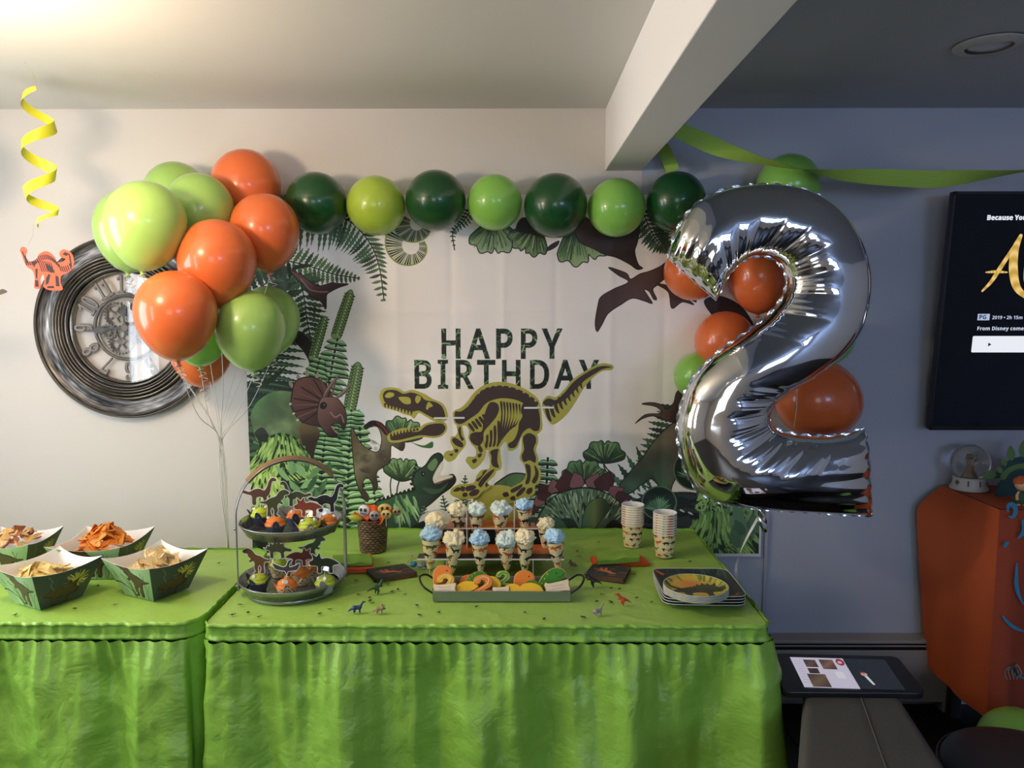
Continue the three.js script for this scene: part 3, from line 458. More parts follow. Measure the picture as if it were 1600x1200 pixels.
{
  const L = [
    ['dark green balloon at the left end of the garland, beside the orange balloons', 495, 318, 47.5, 'forest'],
    ['yellowish green balloon of the garland, second from the left', 588, 322, 46, 'olive'],
    ['dark green balloon of the garland, third from the left above the curled fern', 681, 314, 47.5, 'forest'],
    ['light green balloon at the middle of the garland above two printed fan leaves', 773, 317, 43, 'light'],
    ['largest dark green balloon of the garland, right of the middle light green one', 868, 322, 50, 'forest'],
    ['light green balloon of the garland just below the end of the ceiling beam', 963, 325, 45.5, 'light'],
    ['dark green balloon at the right end of the garland beside the silver balloon', 1056, 316, 46.5, 'forest'],
  ];
  L.forEach(([label, x, y, r, kind], i) => balloon(label, x, y, r, 0.14, kind, 'balloon garland along the top of the backdrop', [1.25 + (i % 3) * 0.12, 0]));
  const C = [
    ['green balloon above the silver number balloon, below the crepe streamer', 1231, 292, 49, 0.12, 'light'],
    ['orange balloon seen through the upper bend of the silver number balloon', 1187, 432, 48, 0.12, 'orange'],
    ['orange balloon behind the upper tip of the silver number balloon', 1083, 424, 46, 0.115, 'orange'],
    ['orange balloon left of the diagonal stroke of the silver number balloon', 1133, 534, 47, 0.13, 'orange'],
    ['green balloon at the left edge of the silver number balloon, above the flying reptile print', 1090, 588, 37, 0.1, 'light'],
    ['large orange balloon in the lower bend of the silver number balloon', 1278, 624, 63, 0.165, 'orange'],
    ['green balloon at the right behind the silver number balloon above the large orange one', 1296, 532, 37, 0.09, 'light'],
    ['orange balloon half hidden behind the diagonal stroke, right of the green one', 1232, 550, 38, 0.1, 'orange'],
  ];
  C.forEach(([label, x, y, r, z, kind], i) => { const t = balloon(label, x, y, r, z, kind, 'balloons behind the silver number', i === 1 ? [0.05, 0] : i === 5 ? [0.4, 1.2] : [0.9 + (i % 3) * 0.25, (i % 2) * 0.6], 1); if (i === 5) obj('ribbon', tube([[-0.13, 0.12, 0.13], [-0.14, 0, 0.17], [-0.145, -0.08, 0.165]], 0.0012, 16, 5), ribbonMat, t); });
}

// ---------- silver number balloon ----------
{
  const zc = 0.44;
  const Lp = [[1043, 404], [1060, 355], [1088, 319], [1125, 299], [1170, 290], [1225, 290], [1275, 304], [1315, 334], [1342, 375], [1356, 425], [1354, 475], [1340, 519], [1310, 558], [1270, 589], [1232, 612], [1211, 628], [1201, 645], [1203, 661], [1216, 672], [1245, 679], [1290, 681], [1325, 677], [1352, 668]];
  const Rp = [[1120, 469], [1126, 452], [1133, 438], [1142, 425], [1155, 412], [1172, 402], [1193, 400], [1213, 408], [1226, 424], [1229, 443], [1222, 465], [1200, 492], [1165, 520], [1120, 552], [1085, 588], [1066, 625], [1058, 665], [1064, 715], [1083, 758], [1120, 783], [1185, 794], [1270, 800], [1363, 806]];
  const cL = new THREE.CatmullRomCurve3(Lp.map(([x, y]) => PZ(x, y, zc)), false, 'centripetal'), cR = new THREE.CatmullRomCurve3(Rp.map(([x, y]) => PZ(x, y, zc)), false, 'centripetal');
  const NS = 22 * 14, NV = 40, base = PZ(1195, 800, zc), root = thing('number_balloon', 'large silver foil balloon shaped like the number 2 floating before the wall', 'balloon', base);
  const sm = (a, b, x) => { const t = Math.max(0, Math.min(1, (x - a) / (b - a))); return t * t * (3 - 2 * t); };
  const skin = (side) => grid(NS, NV, (s, v) => {
    const l = cL.getPoint(s), r = cR.getPoint(s), u = (1 - Math.cos(v * Math.PI)) / 2, W = l.distanceTo(r), S = s * 22;
    const endD = Math.min(s * 22, (1 - s) * 22), endF = Math.sqrt(Math.max(0, 1 - (1 - Math.min(1, endD / 1.15)) ** 2));
    let h = W * 0.36 * endF * Math.pow(Math.sin(v * Math.PI), 0.86);
    // puckers where the foil turns: the upper bend creases its inner edge, the lower bend its own
    const top = sm(1.2, 3, S) * (1 - sm(11, 12.5, S)), low = sm(13, 14.5, S) * (1 - sm(19.5, 21.5, S));
    const fold = (ph) => Math.pow(Math.abs(Math.sin(ph)), 0.45);
    const inTop = sm(0.42, 0.8, u) * (1 - sm(0.97, 1, u) * 0.4), inLow = sm(0.6, 0.22, u);
    h *= 1 - 0.10 * top * inTop * (1 - fold(S * 2.9)) - 0.11 * low * inLow * (1 - fold(S * 3.4));
    h *= 1 - 0.028 * top * sm(0.5, 0.85, u) * (1 - fold(S * 11 + 0.6)) - 0.03 * low * sm(0.55, 0.3, u) * (1 - fold(S * 13));
    const endW = Math.max(0, 1 - endD / 2.2); h += 0.006 * endW * Math.sin(v * 46) * Math.sin(v * Math.PI) + 0.0025 * N3(S * 0.9, v * 5, 3) * Math.sin(v * Math.PI);
    const p = l.lerp(r, u); return [p.x - base.x, p.y - base.y, side * h];
  });
  const foil = new THREE.MeshStandardMaterial({ color: lin(0.83, 0.83, 0.84), metalness: 1, roughness: 0.055, side: THREE.DoubleSide });
  obj('foil_body', [skin(1), skin(-1)], foil, root);
  // crimped rim all round
  const rim = [...cL.getSpacedPoints(240), ...cR.getSpacedPoints(240).reverse()], M2 = rim.length, edge = [];
  for (let i = 0; i < M2; i++) { const a = rim[(i + M2 - 1) % M2], b = rim[(i + 1) % M2]; edge.push(V(-(b.y - a.y), b.x - a.x, 0).normalize()); }
  obj('crimped_rim', grid(M2, 3, (u, v) => { const i = Math.round(u * M2) % M2, w = 0.003 + 0.007 * Math.abs(Math.sin(i * 0.55)) ; const p = rim[i], e = edge[i]; return [p.x - base.x + e.x * (v * w - 0.003), p.y - base.y + e.y * (v * w - 0.003), 0.0025 * Math.sin(i * 0.9) * v]; }), new THREE.MeshStandardMaterial({ color: lin(0.85, 0.85, 0.86), metalness: 1, roughness: 0.2, side: THREE.DoubleSide }), root);
  const q = (x, y) => { const p = PZ(x, y, zc); return V(p.x - base.x, p.y - base.y, 0); };
  obj('filler_neck', bend(new THREE.SphereGeometry(1, 16, 24), (v) => { const y = v.y; v.set(v.x * 0.016, v.y * 0.045, v.z * 0.008); v.x += 0.001 * Math.sin(y * 9) + v.y * -0.28; v.add(q(1191, 812)); v.z += 0.002 * Math.sin(y * 7 + v.x * 200); }), foil, root);
  obj('tie', [0, 1, 2, 3].map((i) => tube([q(1186, 795), q(1186 + [-12, 10, -8, 12][i], 793 + [-8, -6, 4, 2][i])], 0.0012, 4, 5)), ribbonMat, root);
  obj('ribbon', ribbon(40, (u) => { const a = q(1189, 800), b = q(1158, 860), c = q(1150, 892), d = q(1163, 935); return new THREE.CatmullRomCurve3([a, b, c, d]).getPoint(u); }, (u) => V(Math.cos(u * 5), 0, Math.sin(u * 5)).normalize(), 0.009), ribbonMat, root);
}

// ---------- crepe streamers and hanging swirl ----------
{
  const crepeTex = noiseTex(128, (u, v) => 0.5 + 0.4 * tileN(u, v * 0.3, 60, 5)), crepe = mat(lin(0.33, 0.53, 0.08), 0.75, 0, { bumpMap: crepeTex, bumpScale: 0.002, side: THREE.DoubleSide });
  const strip = (label, pts, z, tw, w) => {
    const c = new THREE.CatmullRomCurve3(pts.map(([x, y, dz = 0]) => PZ(x, y, z + dz)), false, 'centripetal'), root = thing('crepe_streamer', label, 'streamer', c.getPoint(0.5)), o = root.position;
    obj('paper_strip', ribbon(120, (u) => c.getPoint(u).sub(o), (u) => { const t = c.getTangent(u), up = V(0, 1, 0).addScaledVector(t, -t.y).normalize(), s = t.clone().cross(up), a = tw(u); return up.multiplyScalar(Math.cos(a)).addScaledVector(s, Math.sin(a)); }, w, 0.0008), crepe, root);
  };
  strip('long twisted green crepe streamer running from the beam to above the television', [[1046, 197], [1090, 217], [1130, 234], [1180, 249], [1240, 263], [1300, 272], [1380, 277], [1460, 280], [1540, 274], [1650, 262]], 0.3, (u) => { const k = [[0, -0.3], [0.1, 0.1], [0.34, 1.35], [0.46, 1.75], [0.66, 2.95], [0.77, 3.3], [0.93, 4.6], [1, 4.9]]; let i = 1; while (i < 7 && u > k[i][0]) i++; const f = (u - k[i - 1][0]) / (k[i][0] - k[i - 1][0]); return k[i - 1][1] + (k[i][1] - k[i - 1][1]) * Math.min(1, f); }, 0.058);
  strip('short piece of green crepe streamer hanging from the beam behind the dark balloon', [[1026, 214], [1040, 240], [1052, 268]], 0.08, (u) => 0.9 - u * 0.5, 0.05);
  const zs = 0.55, top = PY(38, 97, CEIL), sw = thing('hanging_swirl', 'yellow-green paper swirl hanging from the ceiling left of the balloons', 'swirl', PZ(62, 250, zs)), o = sw.position;
  const mid = [[58, 143, 0], [62, 180, 0], [59, 222, 0], [62, 262, 0], [64, 302, 0], [68, 330, 0], [72, 354, 0]], cc = new THREE.CatmullRomCurve3(mid.map(([x, y]) => PZ(x, y, zs)));
  const hel = (u) => { const p = cc.getPoint(u), a = -u * 3.3 * 2 * Math.PI + 0.5, r = 0.044 * (u > 0.8 ? 1 - (u - 0.8) * 2.6 : 1); return p.add(V(Math.sin(a) * r, 0, Math.cos(a) * r)).sub(o); };
  obj('paper_ribbon', ribbon(220, hel, (u) => V(0, 1, 0).addScaledVector(V(Math.sin(u * 26), 0, Math.cos(u * 26)), 0.25).normalize(), (u) => 0.012 + 0.030 * Math.sin(Math.PI * Math.min(1, u * 1.15)) ** 0.7 * (u > 0.87 ? 0.6 : 1), 0.0005), mat(lin(0.62, 0.62, 0.03), 0.5, 0, { side: THREE.DoubleSide }), sw);
  obj('thread', tube([top.clone().sub(o), PZ(50, 112, zs).sub(o), hel(0)], 0.0009, 12, 5), mat(lin(0.5, 0.42, 0.25), 0.6), sw);
  // paper skeleton below it
  const zd = 0.5, f = frameAt(78, 420, zd), k = (x, y) => [x / 4, 360 + y / 4];
  const out = spl([[133, 124], [150, 103], [172, 112], [176, 134], [166, 160], [186, 194], [230, 180], [255, 145], [300, 130], [340, 158], [365, 200], [400, 192], [414, 178], [384, 166], [380, 140], [400, 120], [430, 126], [457, 150], [466, 192], [455, 238], [420, 266], [382, 285], [375, 330], [386, 370], [345, 376], [292, 370], [266, 350], [276, 312], [268, 275], [250, 302], [246, 361], [210, 361], [215, 302], [205, 252], [170, 226], [154, 192], [142, 150]], 150).map(([x, y]) => f.to(...k(x, y)));
  const [cv, c] = canvas(800, 680); c.fillStyle = '#f0633f'; c.fillRect(0, 0, 800, 680); c.translate(-220, -180); c.scale(2, 2); c.fillStyle = c.strokeStyle = '#33211f'; c.lineCap = 'round';
  const seg = (a, b, n, len, wd) => { c.lineWidth = wd; for (let i = 0; i < n; i++) { const t = i / (n - 1), x = a[0] + (b[0] - a[0]) * t, y = a[1] + (b[1] - a[1]) * t - Math.sin(t * Math.PI) * (a[2] || 0); c.beginPath(); c.moveTo(x - len * 0.15, y - len * 0.5); c.lineTo(x + len * 0.15, y + len * 0.5); c.stroke(); } };
  seg([168, 205, -6], [240, 190], 7, 20, 9); seg([250, 178, 32], [375, 225], 12, 26, 8); seg([380, 238, -10], [442, 225], 6, 30, 8); seg([255, 225, 4], [330, 235], 7, 62, 7); seg([447, 215], [442, 160], 5, 20, 8); seg([150, 140], [170, 195], 5, 12, 9);
  for (const pts of [[[205, 195], [245, 190], [225, 215], [215, 235]], [[285, 205], [325, 225], [345, 260], [315, 265], [290, 235]], [[395, 150], [415, 135], [445, 150], [420, 160]], [[222, 240], [238, 240], [232, 300], [222, 300]], [[216, 310], [236, 310], [238, 352], [214, 352]], [[285, 300], [305, 270], [315, 280], [300, 330], [280, 345]], [[345, 280], [365, 290], [368, 350], [345, 350]], [[290, 350], [330, 345], [335, 362], [290, 362]], [[165, 150], [172, 175], [180, 195], [168, 195], [160, 170]]]) { c.beginPath(); pts.forEach((p, i) => i ? c.lineTo(...p) : c.moveTo(...p)); c.closePath(); c.fill(); }
  const t = texOf(cv), p0 = f.to(...k(110, 430)), p1 = f.to(...k(510, 90));
  t.repeat.set(1 / (p1[0] - p0[0]), 1 / (p1[1] - p0[1])); t.offset.set(-p0[0] / (p1[0] - p0[0]), -p0[1] / (p1[1] - p0[1]));
  const d = thing('paper_dinosaur', 'orange paper long-necked dinosaur skeleton hanging in front of the clock rim', 'paper cutout');
  obj('card', slab(out, 0.0015, 0, zd), mat('#ffffff', 0.6, 0, { map: t }), d); obj('thread', tube([[...f.to(40, 392), zd], [...f.to(60, 370), zd + 0.02], [...f.to(72, 354), zs]], 0.0007, 10, 4), mat(lin(0.6, 0.5, 0.4), 0.6), d);
}

// ---------- wall clock ----------
const font = await new FontLoader().loadAsync('fonts/droid/droid_serif_bold.typeface.json');
{
  const f = frameAt(198, 512, 0.02), t = thing('wall_clock', 'large round pewter wall clock with open gear dial, partly behind the balloons', 'clock', [f.o.x, f.o.y, 0.002]), R = 142 * f.sx;
  const brushed = noiseTex(256, (u, v) => 0.42 + 0.4 * tileN(u, v, 10, 3) + 0.3 * tileN(u, v, 44, 9), true);
  const pewter = mat(lin(0.55, 0.51, 0.48), 0.36, 0.7, { map: brushed }), gilt = mat(lin(0.68, 0.57, 0.44), 0.33, 0.75, { map: brushed }), iron = mat(lin(0.10, 0.088, 0.078), 0.45, 0.5);
  const ring = (pts) => lathe(pts.map(([r, z]) => [r * R, z]), 96).rotateX(Math.PI / 2);
  const arcs = (r0, r1, z, h) => { const p = []; for (let i = 0; i <= 6; i++) { const a = Math.PI * (1 - i / 6); p.push([(r0 + r1) / 2 + Math.cos(a) * (r1 - r0) / 2, z + Math.sin(a) * h]); } return p; };
  obj('outer_frame', ring([[0.78, 0], [0.78, 0.02], [0.80, 0.03], [0.84, 0.026], [0.9, 0.027], [0.95, 0.034], [0.962, 0.04], [0.972, 0.04], [0.976, 0.033], [0.984, 0.038], [0.994, 0.036], [1, 0.024], [1, 0]]), pewter, t);
  obj('rim_bead', ring(arcs(0.968, 0.995, 0.034, 0.007)), iron, t); obj('rim_bead', ring(arcs(0.955, 0.968, 0.036, 0.006)), gilt, t);
  for (const [a, b, z, h, m] of [[0.755, 0.80, 0.03, 0.012, gilt], [0.72, 0.755, 0.034, 0.012, pewter], [0.69, 0.72, 0.036, 0.01, gilt], [0.665, 0.69, 0.034, 0.008, iron], [0.62, 0.665, 0.028, 0.012, pewter], [0.59, 0.62, 0.02, 0.008, gilt]]) obj('moulding', ring([...arcs(a, b, z, h), [b, 0], [a, 0], arcs(a, b, z, h)[0]]), m, t);
  const dial = obj('dial_ring', ring([[0.335, 0.012], [0.335, 0.02], [0.365, 0.02], [0.365, 0.012], [0.335, 0.012]]), iron, t);
  for (let h = 1; h <= 12; h++) {
    const g = new TextGeometry(String(h), { font, size: 0.042, depth: 0.006, curveSegments: 5, bevelEnabled: true, bevelSize: 0.0012, bevelThickness: 0.0012, bevelSegments: 1 }); g.computeBoundingBox(); const b = g.boundingBox;
    g.translate(-(b.min.x + b.max.x) / 2, -(b.min.y + b.max.y) / 2, 0.012).scale(h > 9 ? 0.95 : 1.05, 0.205 * R / (b.max.y - b.min.y), 1).translate(0, 0.478 * R, 0).rotateZ(-h * Math.PI / 6);
    obj('numeral', g, mat(lin(0.15, 0.13, 0.115), 0.45, 0.5), t);
  }
  const gear = (x, y, r, n, z, m, spokes = 5) => {
    const s = new THREE.Shape(); for (let i = 0; i < n * 4; i++) { const a = i / (n * 4) * Math.PI * 2, rr = (i % 4 < 2) ? r : r * 0.86; i ? s.lineTo(Math.cos(a) * rr, Math.sin(a) * rr) : s.moveTo(rr, 0); } s.closePath();
    for (let i = 0; i < spokes; i++) { const h = new THREE.Path(), a0 = i / spokes * 6.283 + 0.12, a1 = (i + 1) / spokes * 6.283 - 0.12; h.absarc(0, 0, r * 0.68, a0, a1, false); h.absarc(0, 0, r * 0.28, a1, a0, true); h.closePath(); s.holes.push(h); }
    return obj('gear', new THREE.ExtrudeGeometry(s, { depth: 0.004, bevelEnabled: false, curveSegments: 8 }).translate(x * R, y * R, z), m, t);
  };
  obj('gear_plate', ring([[0.0, 0.004], [0.33, 0.004], [0.33, 0.006], [0, 0.006]]), mat(lin(0.30, 0.27, 0.23), 0.5, 0.4), t);
  gear(-0.12, 0.14, 0.14 * R, 22, 0.008, gilt, 5); gear(0.08, 0.17, 0.1 * R, 18, 0.013, pewter, 4); gear(-0.08, -0.15, 0.15 * R, 24, 0.008, pewter, 6); gear(0.14, -0.05, 0.13 * R, 20, 0.014, iron, 5); gear(0.02, 0.0, 0.07 * R, 14, 0.018, gilt, 4); gear(-0.2, -0.04, 0.09 * R, 16, 0.013, iron, 4);
  const hand = (len, a, w, z) => obj('clock_hand', slab(spl([[-w * 0.4, -0.03], [w * 0.4, -0.03], [w * 0.35, len * 0.45], [w, len * 0.62], [w * 0.4, len * 0.78], [0, len], [-w * 0.4, len * 0.78], [-w, len * 0.62], [-w * 0.35, len * 0.45]], 40), 0.002, 0, z).rotateZ(a), M.black, t);
  hand(0.165, 1.66, 0.014, 0.025); hand(0.10, 0.1, 0.014, 0.028); obj('hand_cap', cyl(0.012, 0.012, 0.008, 0, 0, 0, 16).rotateX(Math.PI / 2).translate(0, 0, 0.03), gilt, t);
  obj('glass', cyl(0.6 * R, 0.6 * R, 0.002, 0, 0, 0, 64).rotateX(Math.PI / 2).translate(0, 0, 0.034), phys(lin(1, 1, 1), 0.02, { transmission: 1, ior: 1.5, thickness: 0 }), t);
}

// ---------- shared dinosaur outlines and prints ----------
const SIL = {
  sauro: [[-.5, .05], [-.42, .1], [-.3, .06], [-.15, .13], [0, .15], [.12, .1], [.2, .2], [.28, .4], [.36, .46], [.46, .42], [.45, .36], [.36, .36], [.31, .2], [.26, 0], [.19, -.08], [.19, -.3], [.1, -.3], [.08, -.1], [-.1, -.1], [-.12, -.3], [-.21, -.3], [-.23, -.05], [-.36, -.01]],
  rex: [[-.5, .08], [-.3, .1], [-.12, .2], [.05, .26], [.15, .4], [.3, .47], [.45, .4], [.46, .33], [.31, .29], [.29, .2], [.2, .1], [.27, .04], [.22, 0], [.14, .04], [.08, -.05], [.1, -.2], [.05, -.32], [.15, -.38], [-.02, -.38], [-.02, -.2], [-.08, -.1], [-.14, -.2], [-.1, -.38], [-.23, -.38], [-.22, -.15], [-.25, 0], [-.38, .03]],
  trike: [[-.5, 0], [-.35, .12], [-.1, .2], [.1, .18], [.16, .36], [.26, .24], [.4, .34], [.37, .14], [.5, .06], [.45, -.05], [.3, -.06], [.22, -.1], [.22, -.3], [.11, -.3], [.1, -.1], [-.15, -.1], [-.16, -.3], [-.27, -.3], [-.28, -.06], [-.4, -.02]],
  stego: [[-.5, .06], [-.38, .04], [-.36, .14], [-.28, .1], [-.26, .26], [-.16, .17], [-.1, .34], [-.02, .2], [.06, .34], [.12, .19], [.2, .24], [.24, .1], [.36, .04], [.48, .0], [.46, -.06], [.3, -.06], [.22, -.1], [.22, -.3], [.13, -.3], [.1, -.12], [-.15, -.1], [-.16, -.3], [-.25, -.3], [-.27, -.06], [-.4, .0]],
  ptero: [[-.5, .2], [-.3, .12], [-.1, .06], [.0, .1], [.1, .3], [.24, .34], [.14, .2], [.12, .06], [.3, .1], [.5, .2], [.42, -.02], [.2, -.08], [.06, -.1], [.02, -.22], [-.04, -.1], [-.2, -.06], [-.4, 0]],
};
const KINDS = Object.keys(SIL);
{
  const g = frameAt(4, 462, 0.5), bit = thing('paper_dinosaur', 'dark olive paper dinosaur whose tail hangs in at the left edge of the picture', 'paper cutout'), out = spl(SIL.sauro, 80).map(([x, y]) => g.to(-30 - x * 84, 460 - y * 84));
  obj('card', slab(out, 0.0015, 0, 0.5), mat(lin(0.09, 0.07, 0.035), 0.6), bit); obj('thread', tube([[...g.to(-30, 450), 0.5], [...g.to(-29, 300), 0.502], [g.to(-30, 0)[0], CEIL, 0.5]], 0.0007, 10, 4), mat(lin(0.5, 0.42, 0.3), 0.6), bit);
}
function printSil(c, kind, x, y, s, a, col, flip = 1) { c.save(); c.translate(x, y); c.rotate(a); c.scale(s * flip, -s); c.beginPath(); spl(SIL[kind], 60).forEach((p, i) => i ? c.lineTo(...p) : c.moveTo(...p)); c.closePath(); c.fillStyle = col; c.fill(); c.restore(); }
function dinoPrint(sd) {
  seed = sd; const [cv, c] = canvas(512, 384); c.fillStyle = '#f0deab'; c.fillRect(0, 0, 512, 384);
  const cols = ['#4a4a1c', '#d8662c', '#15130e', '#5d5a24', '#1d1a12', '#c9541f'];
  for (let j = 0; j < 4; j++) for (let i = 0; i < 6; i++) printSil(c, KINDS[(i * 2 + j * 3) % 4], i * 86 + (j % 2) * 43 + rnd(-8, 8), j * 96 + 48 + rnd(-8, 8), 92 - (j === 3 ? 20 : 0), rnd(-0.4, 0.4), cols[(i + j * 2) % 6], rnd() < 0.5 ? 1 : -1);
  for (let i = 0; i < 40; i++) { c.fillStyle = cols[i % 3]; c.beginPath(); c.ellipse(rnd(512), rnd(384), rnd(3, 8), rnd(2, 5), rnd(3), 0, 7); c.fill(); }
  return texOf(cv);
}
const printA = dinoPrint(11), printB = dinoPrint(12);
M.paperPrint = mat('#ffffff', 0.55, 0, { map: printA }); M.paperPrintB = mat('#ffffff', 0.55, 0, { map: printB });
M.paper = mat(lin(0.82, 0.77, 0.73), 0.6); M.card = mat(lin(0.86, 0.85, 0.82), 0.6);
M.steel = mat(lin(0.33, 0.34, 0.35), 0.4, 0.8, { roughnessMap: noiseTex(128, (u, v) => 0.75 + 0.4 * tileN(u, v, 16, 8)) });

// ---------- snack trays and what is in them ----------
function trayPrint(night) {
  seed = night ? 21 : 22; const [cv, c] = canvas(512, 320), g = c.createLinearGradient(0, 0, 512, 320);
  (night ? ['#48514f', '#3a4242', '#555c4c'] : ['#8fb27a', '#abc795', '#6f9460']).forEach((s, i) => g.addColorStop(i / 2, s)); c.fillStyle = g; c.fillRect(0, 0, 512, 320);
  if (night) {
    for (let i = 0; i < 60; i++) { const a = rnd(6.283), r = rnd(60, 130); c.strokeStyle = ['#c9b545', '#e0d271', '#8f8a34'][i % 3]; c.lineWidth = rnd(3, 9); c.beginPath(); c.moveTo(350, 130); c.lineTo(350 + Math.cos(a) * r, 130 + Math.sin(a) * r * 0.8); c.stroke(); }
    printSil(c, 'trike', 230, 225, 360, 0.05, '#3a2c1c'); printSil(c, 'trike', 226, 216, 300, 0.05, '#54412a'); c.strokeStyle = '#8f9a94'; c.lineWidth = 4; c.beginPath(); c.moveTo(120, 20); c.lineTo(150, 80); c.lineTo(130, 110); c.lineTo(160, 170); c.stroke();
  } else {
    for (let i = 0; i < 30; i++) { c.strokeStyle = i % 2 ? '#9fb585' : '#4f7040'; c.lineWidth = rnd(4, 12); const x = rnd(512); c.beginPath(); c.moveTo(x, 320); c.quadraticCurveTo(x + rnd(-40, 40), 200, x + rnd(-90, 90), rnd(40, 180)); c.stroke(); }
    printSil(c, 'rex', 300, 150, 380, 0.1, '#33281a', -1); printSil(c, 'rex', 296, 142, 300, 0.1, '#5a4a33', -1); c.strokeStyle = '#1f1a12'; c.lineWidth = 12; c.beginPath(); c.moveTo(0, 200); c.quadraticCurveTo(120, 150, 240, 300); c.stroke();
  }
  return mat('#ffffff', 0.5, 0, { map: texOf(cv) });
}
const trayNight = trayPrint(true), trayLight = trayPrint(false);
function foodTray(label, x, z, turn, a = 0.0625, b = 0.105, hc = 0.118, hm = 0.103) {
  const t = thing('snack_tray', label, 'tray', [x, TH + 0.001, z], turn, 'paper snack trays on the left table');
  const pt = (u, v, s, inn) => { const hw = (a + (b - a) * v) - inn, k = u * 2 - 1, y = v * (hm + (hc - hm) * k * k) + (inn ? 0.0015 * (1 - v) : 0), bow = 1 - 0.06 * v * (1 - k * k); return V(k * hw, y, hw * bow).applyAxisAngle(V(0, 1, 0), s * Math.PI / 2); };
  for (let s = 0; s < 4; s++) obj('side_panel', grid(16, 6, (u, v) => pt(u, 1 - v, s, 0), (u, v) => [u, 1 - v]), s % 2 ? trayNight : trayLight, t);
  obj('lining', [0, 1, 2, 3].flatMap((s) => [grid(16, 6, (u, v) => pt(u, v, s, 0.0018)), grid(16, 1, (u, v) => pt(u, 1, s, v * 0.0018))]), M.card, t);
  obj('tray_base', box(a * 2, 0.0012, a * 2, 0, 0.0008, 0), M.card, t);
  return t;
}
const foods = [];
{
  foodTray('open paper tray of pale potato chips on the green cover, at the right', -1.09, 0.743, -0.46); foods.push([-1.09, 0.743, 'ripple', 'pale crinkled potato chip in the right paper tray', 34]);
  foodTray('open paper tray of yellow chips with printed sides, nearest the camera at the left', -1.38, 0.81, -0.475); foods.push([-1.40, 0.80, 'thin', 'thin yellow potato chip low in the front left paper tray', 44]);
  foodTray('open paper tray piled with orange tortilla chips behind the other trays', -1.345, 0.57, 0, 0.07, 0.118); foods.push([-1.335, 0.57, 'nacho', 'orange tortilla chip heaped in the rear paper tray', 60]);
  foodTray('paper tray of brown and yellow snack mix cut by the left edge of the picture', -1.64, 0.56, 0.05); foods.push([-1.64, 0.56, 'mix', 'brown and yellow crisp in the tray at the left picture edge', 34]);
  const speck = noiseTex(64, (u, v) => 0.93 + 0.25 * tileN(u, v, 20, 4), true);
  const tri = (s) => { const p = spl([[-0.5, -0.3], [0, -0.34], [0.5, -0.3], [0.28, 0.1], [0, 0.52], [-0.28, 0.1]].map(([x, y]) => [x * s, y * s]), 24); return bend(slab(p, 0.0016, 0), (v) => { v.z += v.x * v.x * 5 + v.y * v.y * -2.5; }); };
  const oval = (s, rip) => bend(grid(12, 10, (u, v) => { const a = u * Math.PI * 2, r = v * s * (1 + 0.08 * Math.sin(a * 3)); return [Math.cos(a) * r, Math.sin(a) * r * 0.8, 0]; }), (q) => { q.z = q.x * q.x * 9 - q.y * q.y * 7 + (rip ? 0.0018 * Math.sin(q.x * 900) : 0); });
  const ds = { side: THREE.DoubleSide, map: speck };
  const stick = (s) => tube([[-s, 0, 0], [-s * 0.3, s * 0.25, 0.004], [s * 0.4, s * 0.1, -0.004], [s, s * 0.45, 0]], 0.0042, 10, 6);
  const kinds = {
    nacho: { g: [tri(0.052), tri(0.044), tri(0.05)], m: [lin(0.95, 0.36, 0.05), lin(0.88, 0.26, 0.025), lin(1.0, 0.45, 0.08)].map((c) => mat(c, 0.7, 0, ds)) },
    ripple: { g: [oval(0.026, 1), oval(0.03, 1), oval(0.023, 0)], m: [lin(1.0, 0.78, 0.42), lin(0.95, 0.70, 0.33), lin(1.0, 0.84, 0.52)].map((c) => mat(c, 0.65, 0, ds)) },
    thin: { g: [oval(0.025, 0), oval(0.021, 0), oval(0.028, 0)], m: [lin(1.0, 0.78, 0.32), lin(0.97, 0.70, 0.25), lin(1.0, 0.85, 0.42)].map((c) => mat(c, 0.6, 0, ds)) },
    mix: { g: [stick(0.022), oval(0.02, 1), tri(0.035)], m: [lin(0.34, 0.10, 0.035), lin(0.9, 0.55, 0.2), lin(0.55, 0.2, 0.06)].map((c) => mat(c, 0.6, 0, ds)) },
  };
  const names = { nacho: 'tortilla_chip', ripple: 'potato_chip', thin: 'potato_chip', mix: 'snack_crisp' };
  seed = 31;
  for (const [x, z, kind, label, n] of foods) {
    const K = kinds[kind], R = kind === 'nacho' ? 0.072 : kind === 'mix' ? 0.075 : kind === 'thin' ? 0.072 : 0.066, lowTop = { nacho: 0.088, ripple: 0.064, thin: 0.066, mix: 0.1 }[kind], peak = { nacho: 0.062, ripple: 0.052, thin: 0.028, mix: 0.035 }[kind];
    for (let i = 0; i < n; i++) {
      const r = R * Math.sqrt((i + 0.5) / n), a = i * 2.39996 + rnd(0.4), y = lowTop + peak * (1 - (r / R) ** 2) + rnd(-0.012, 0.006);
      const m = tag(obj(names[kind], K.g[i % 3], K.m[(i + (i >> 1)) % 3]), label, 'chip', 'chips like: ' + label);
      m.position.set(x + Math.cos(a) * r + (kind === 'ripple' ? 0.012 * (1 - r / R) : 0), TH + y, z + Math.sin(a) * r); m.rotation.set(-Math.PI / 2 + rnd(-0.75, 0.75) + Math.sin(a) * 0.35, rnd(-0.75, 0.75) + Math.cos(a) * 0.3, rnd(6.28));
    }
  }
}

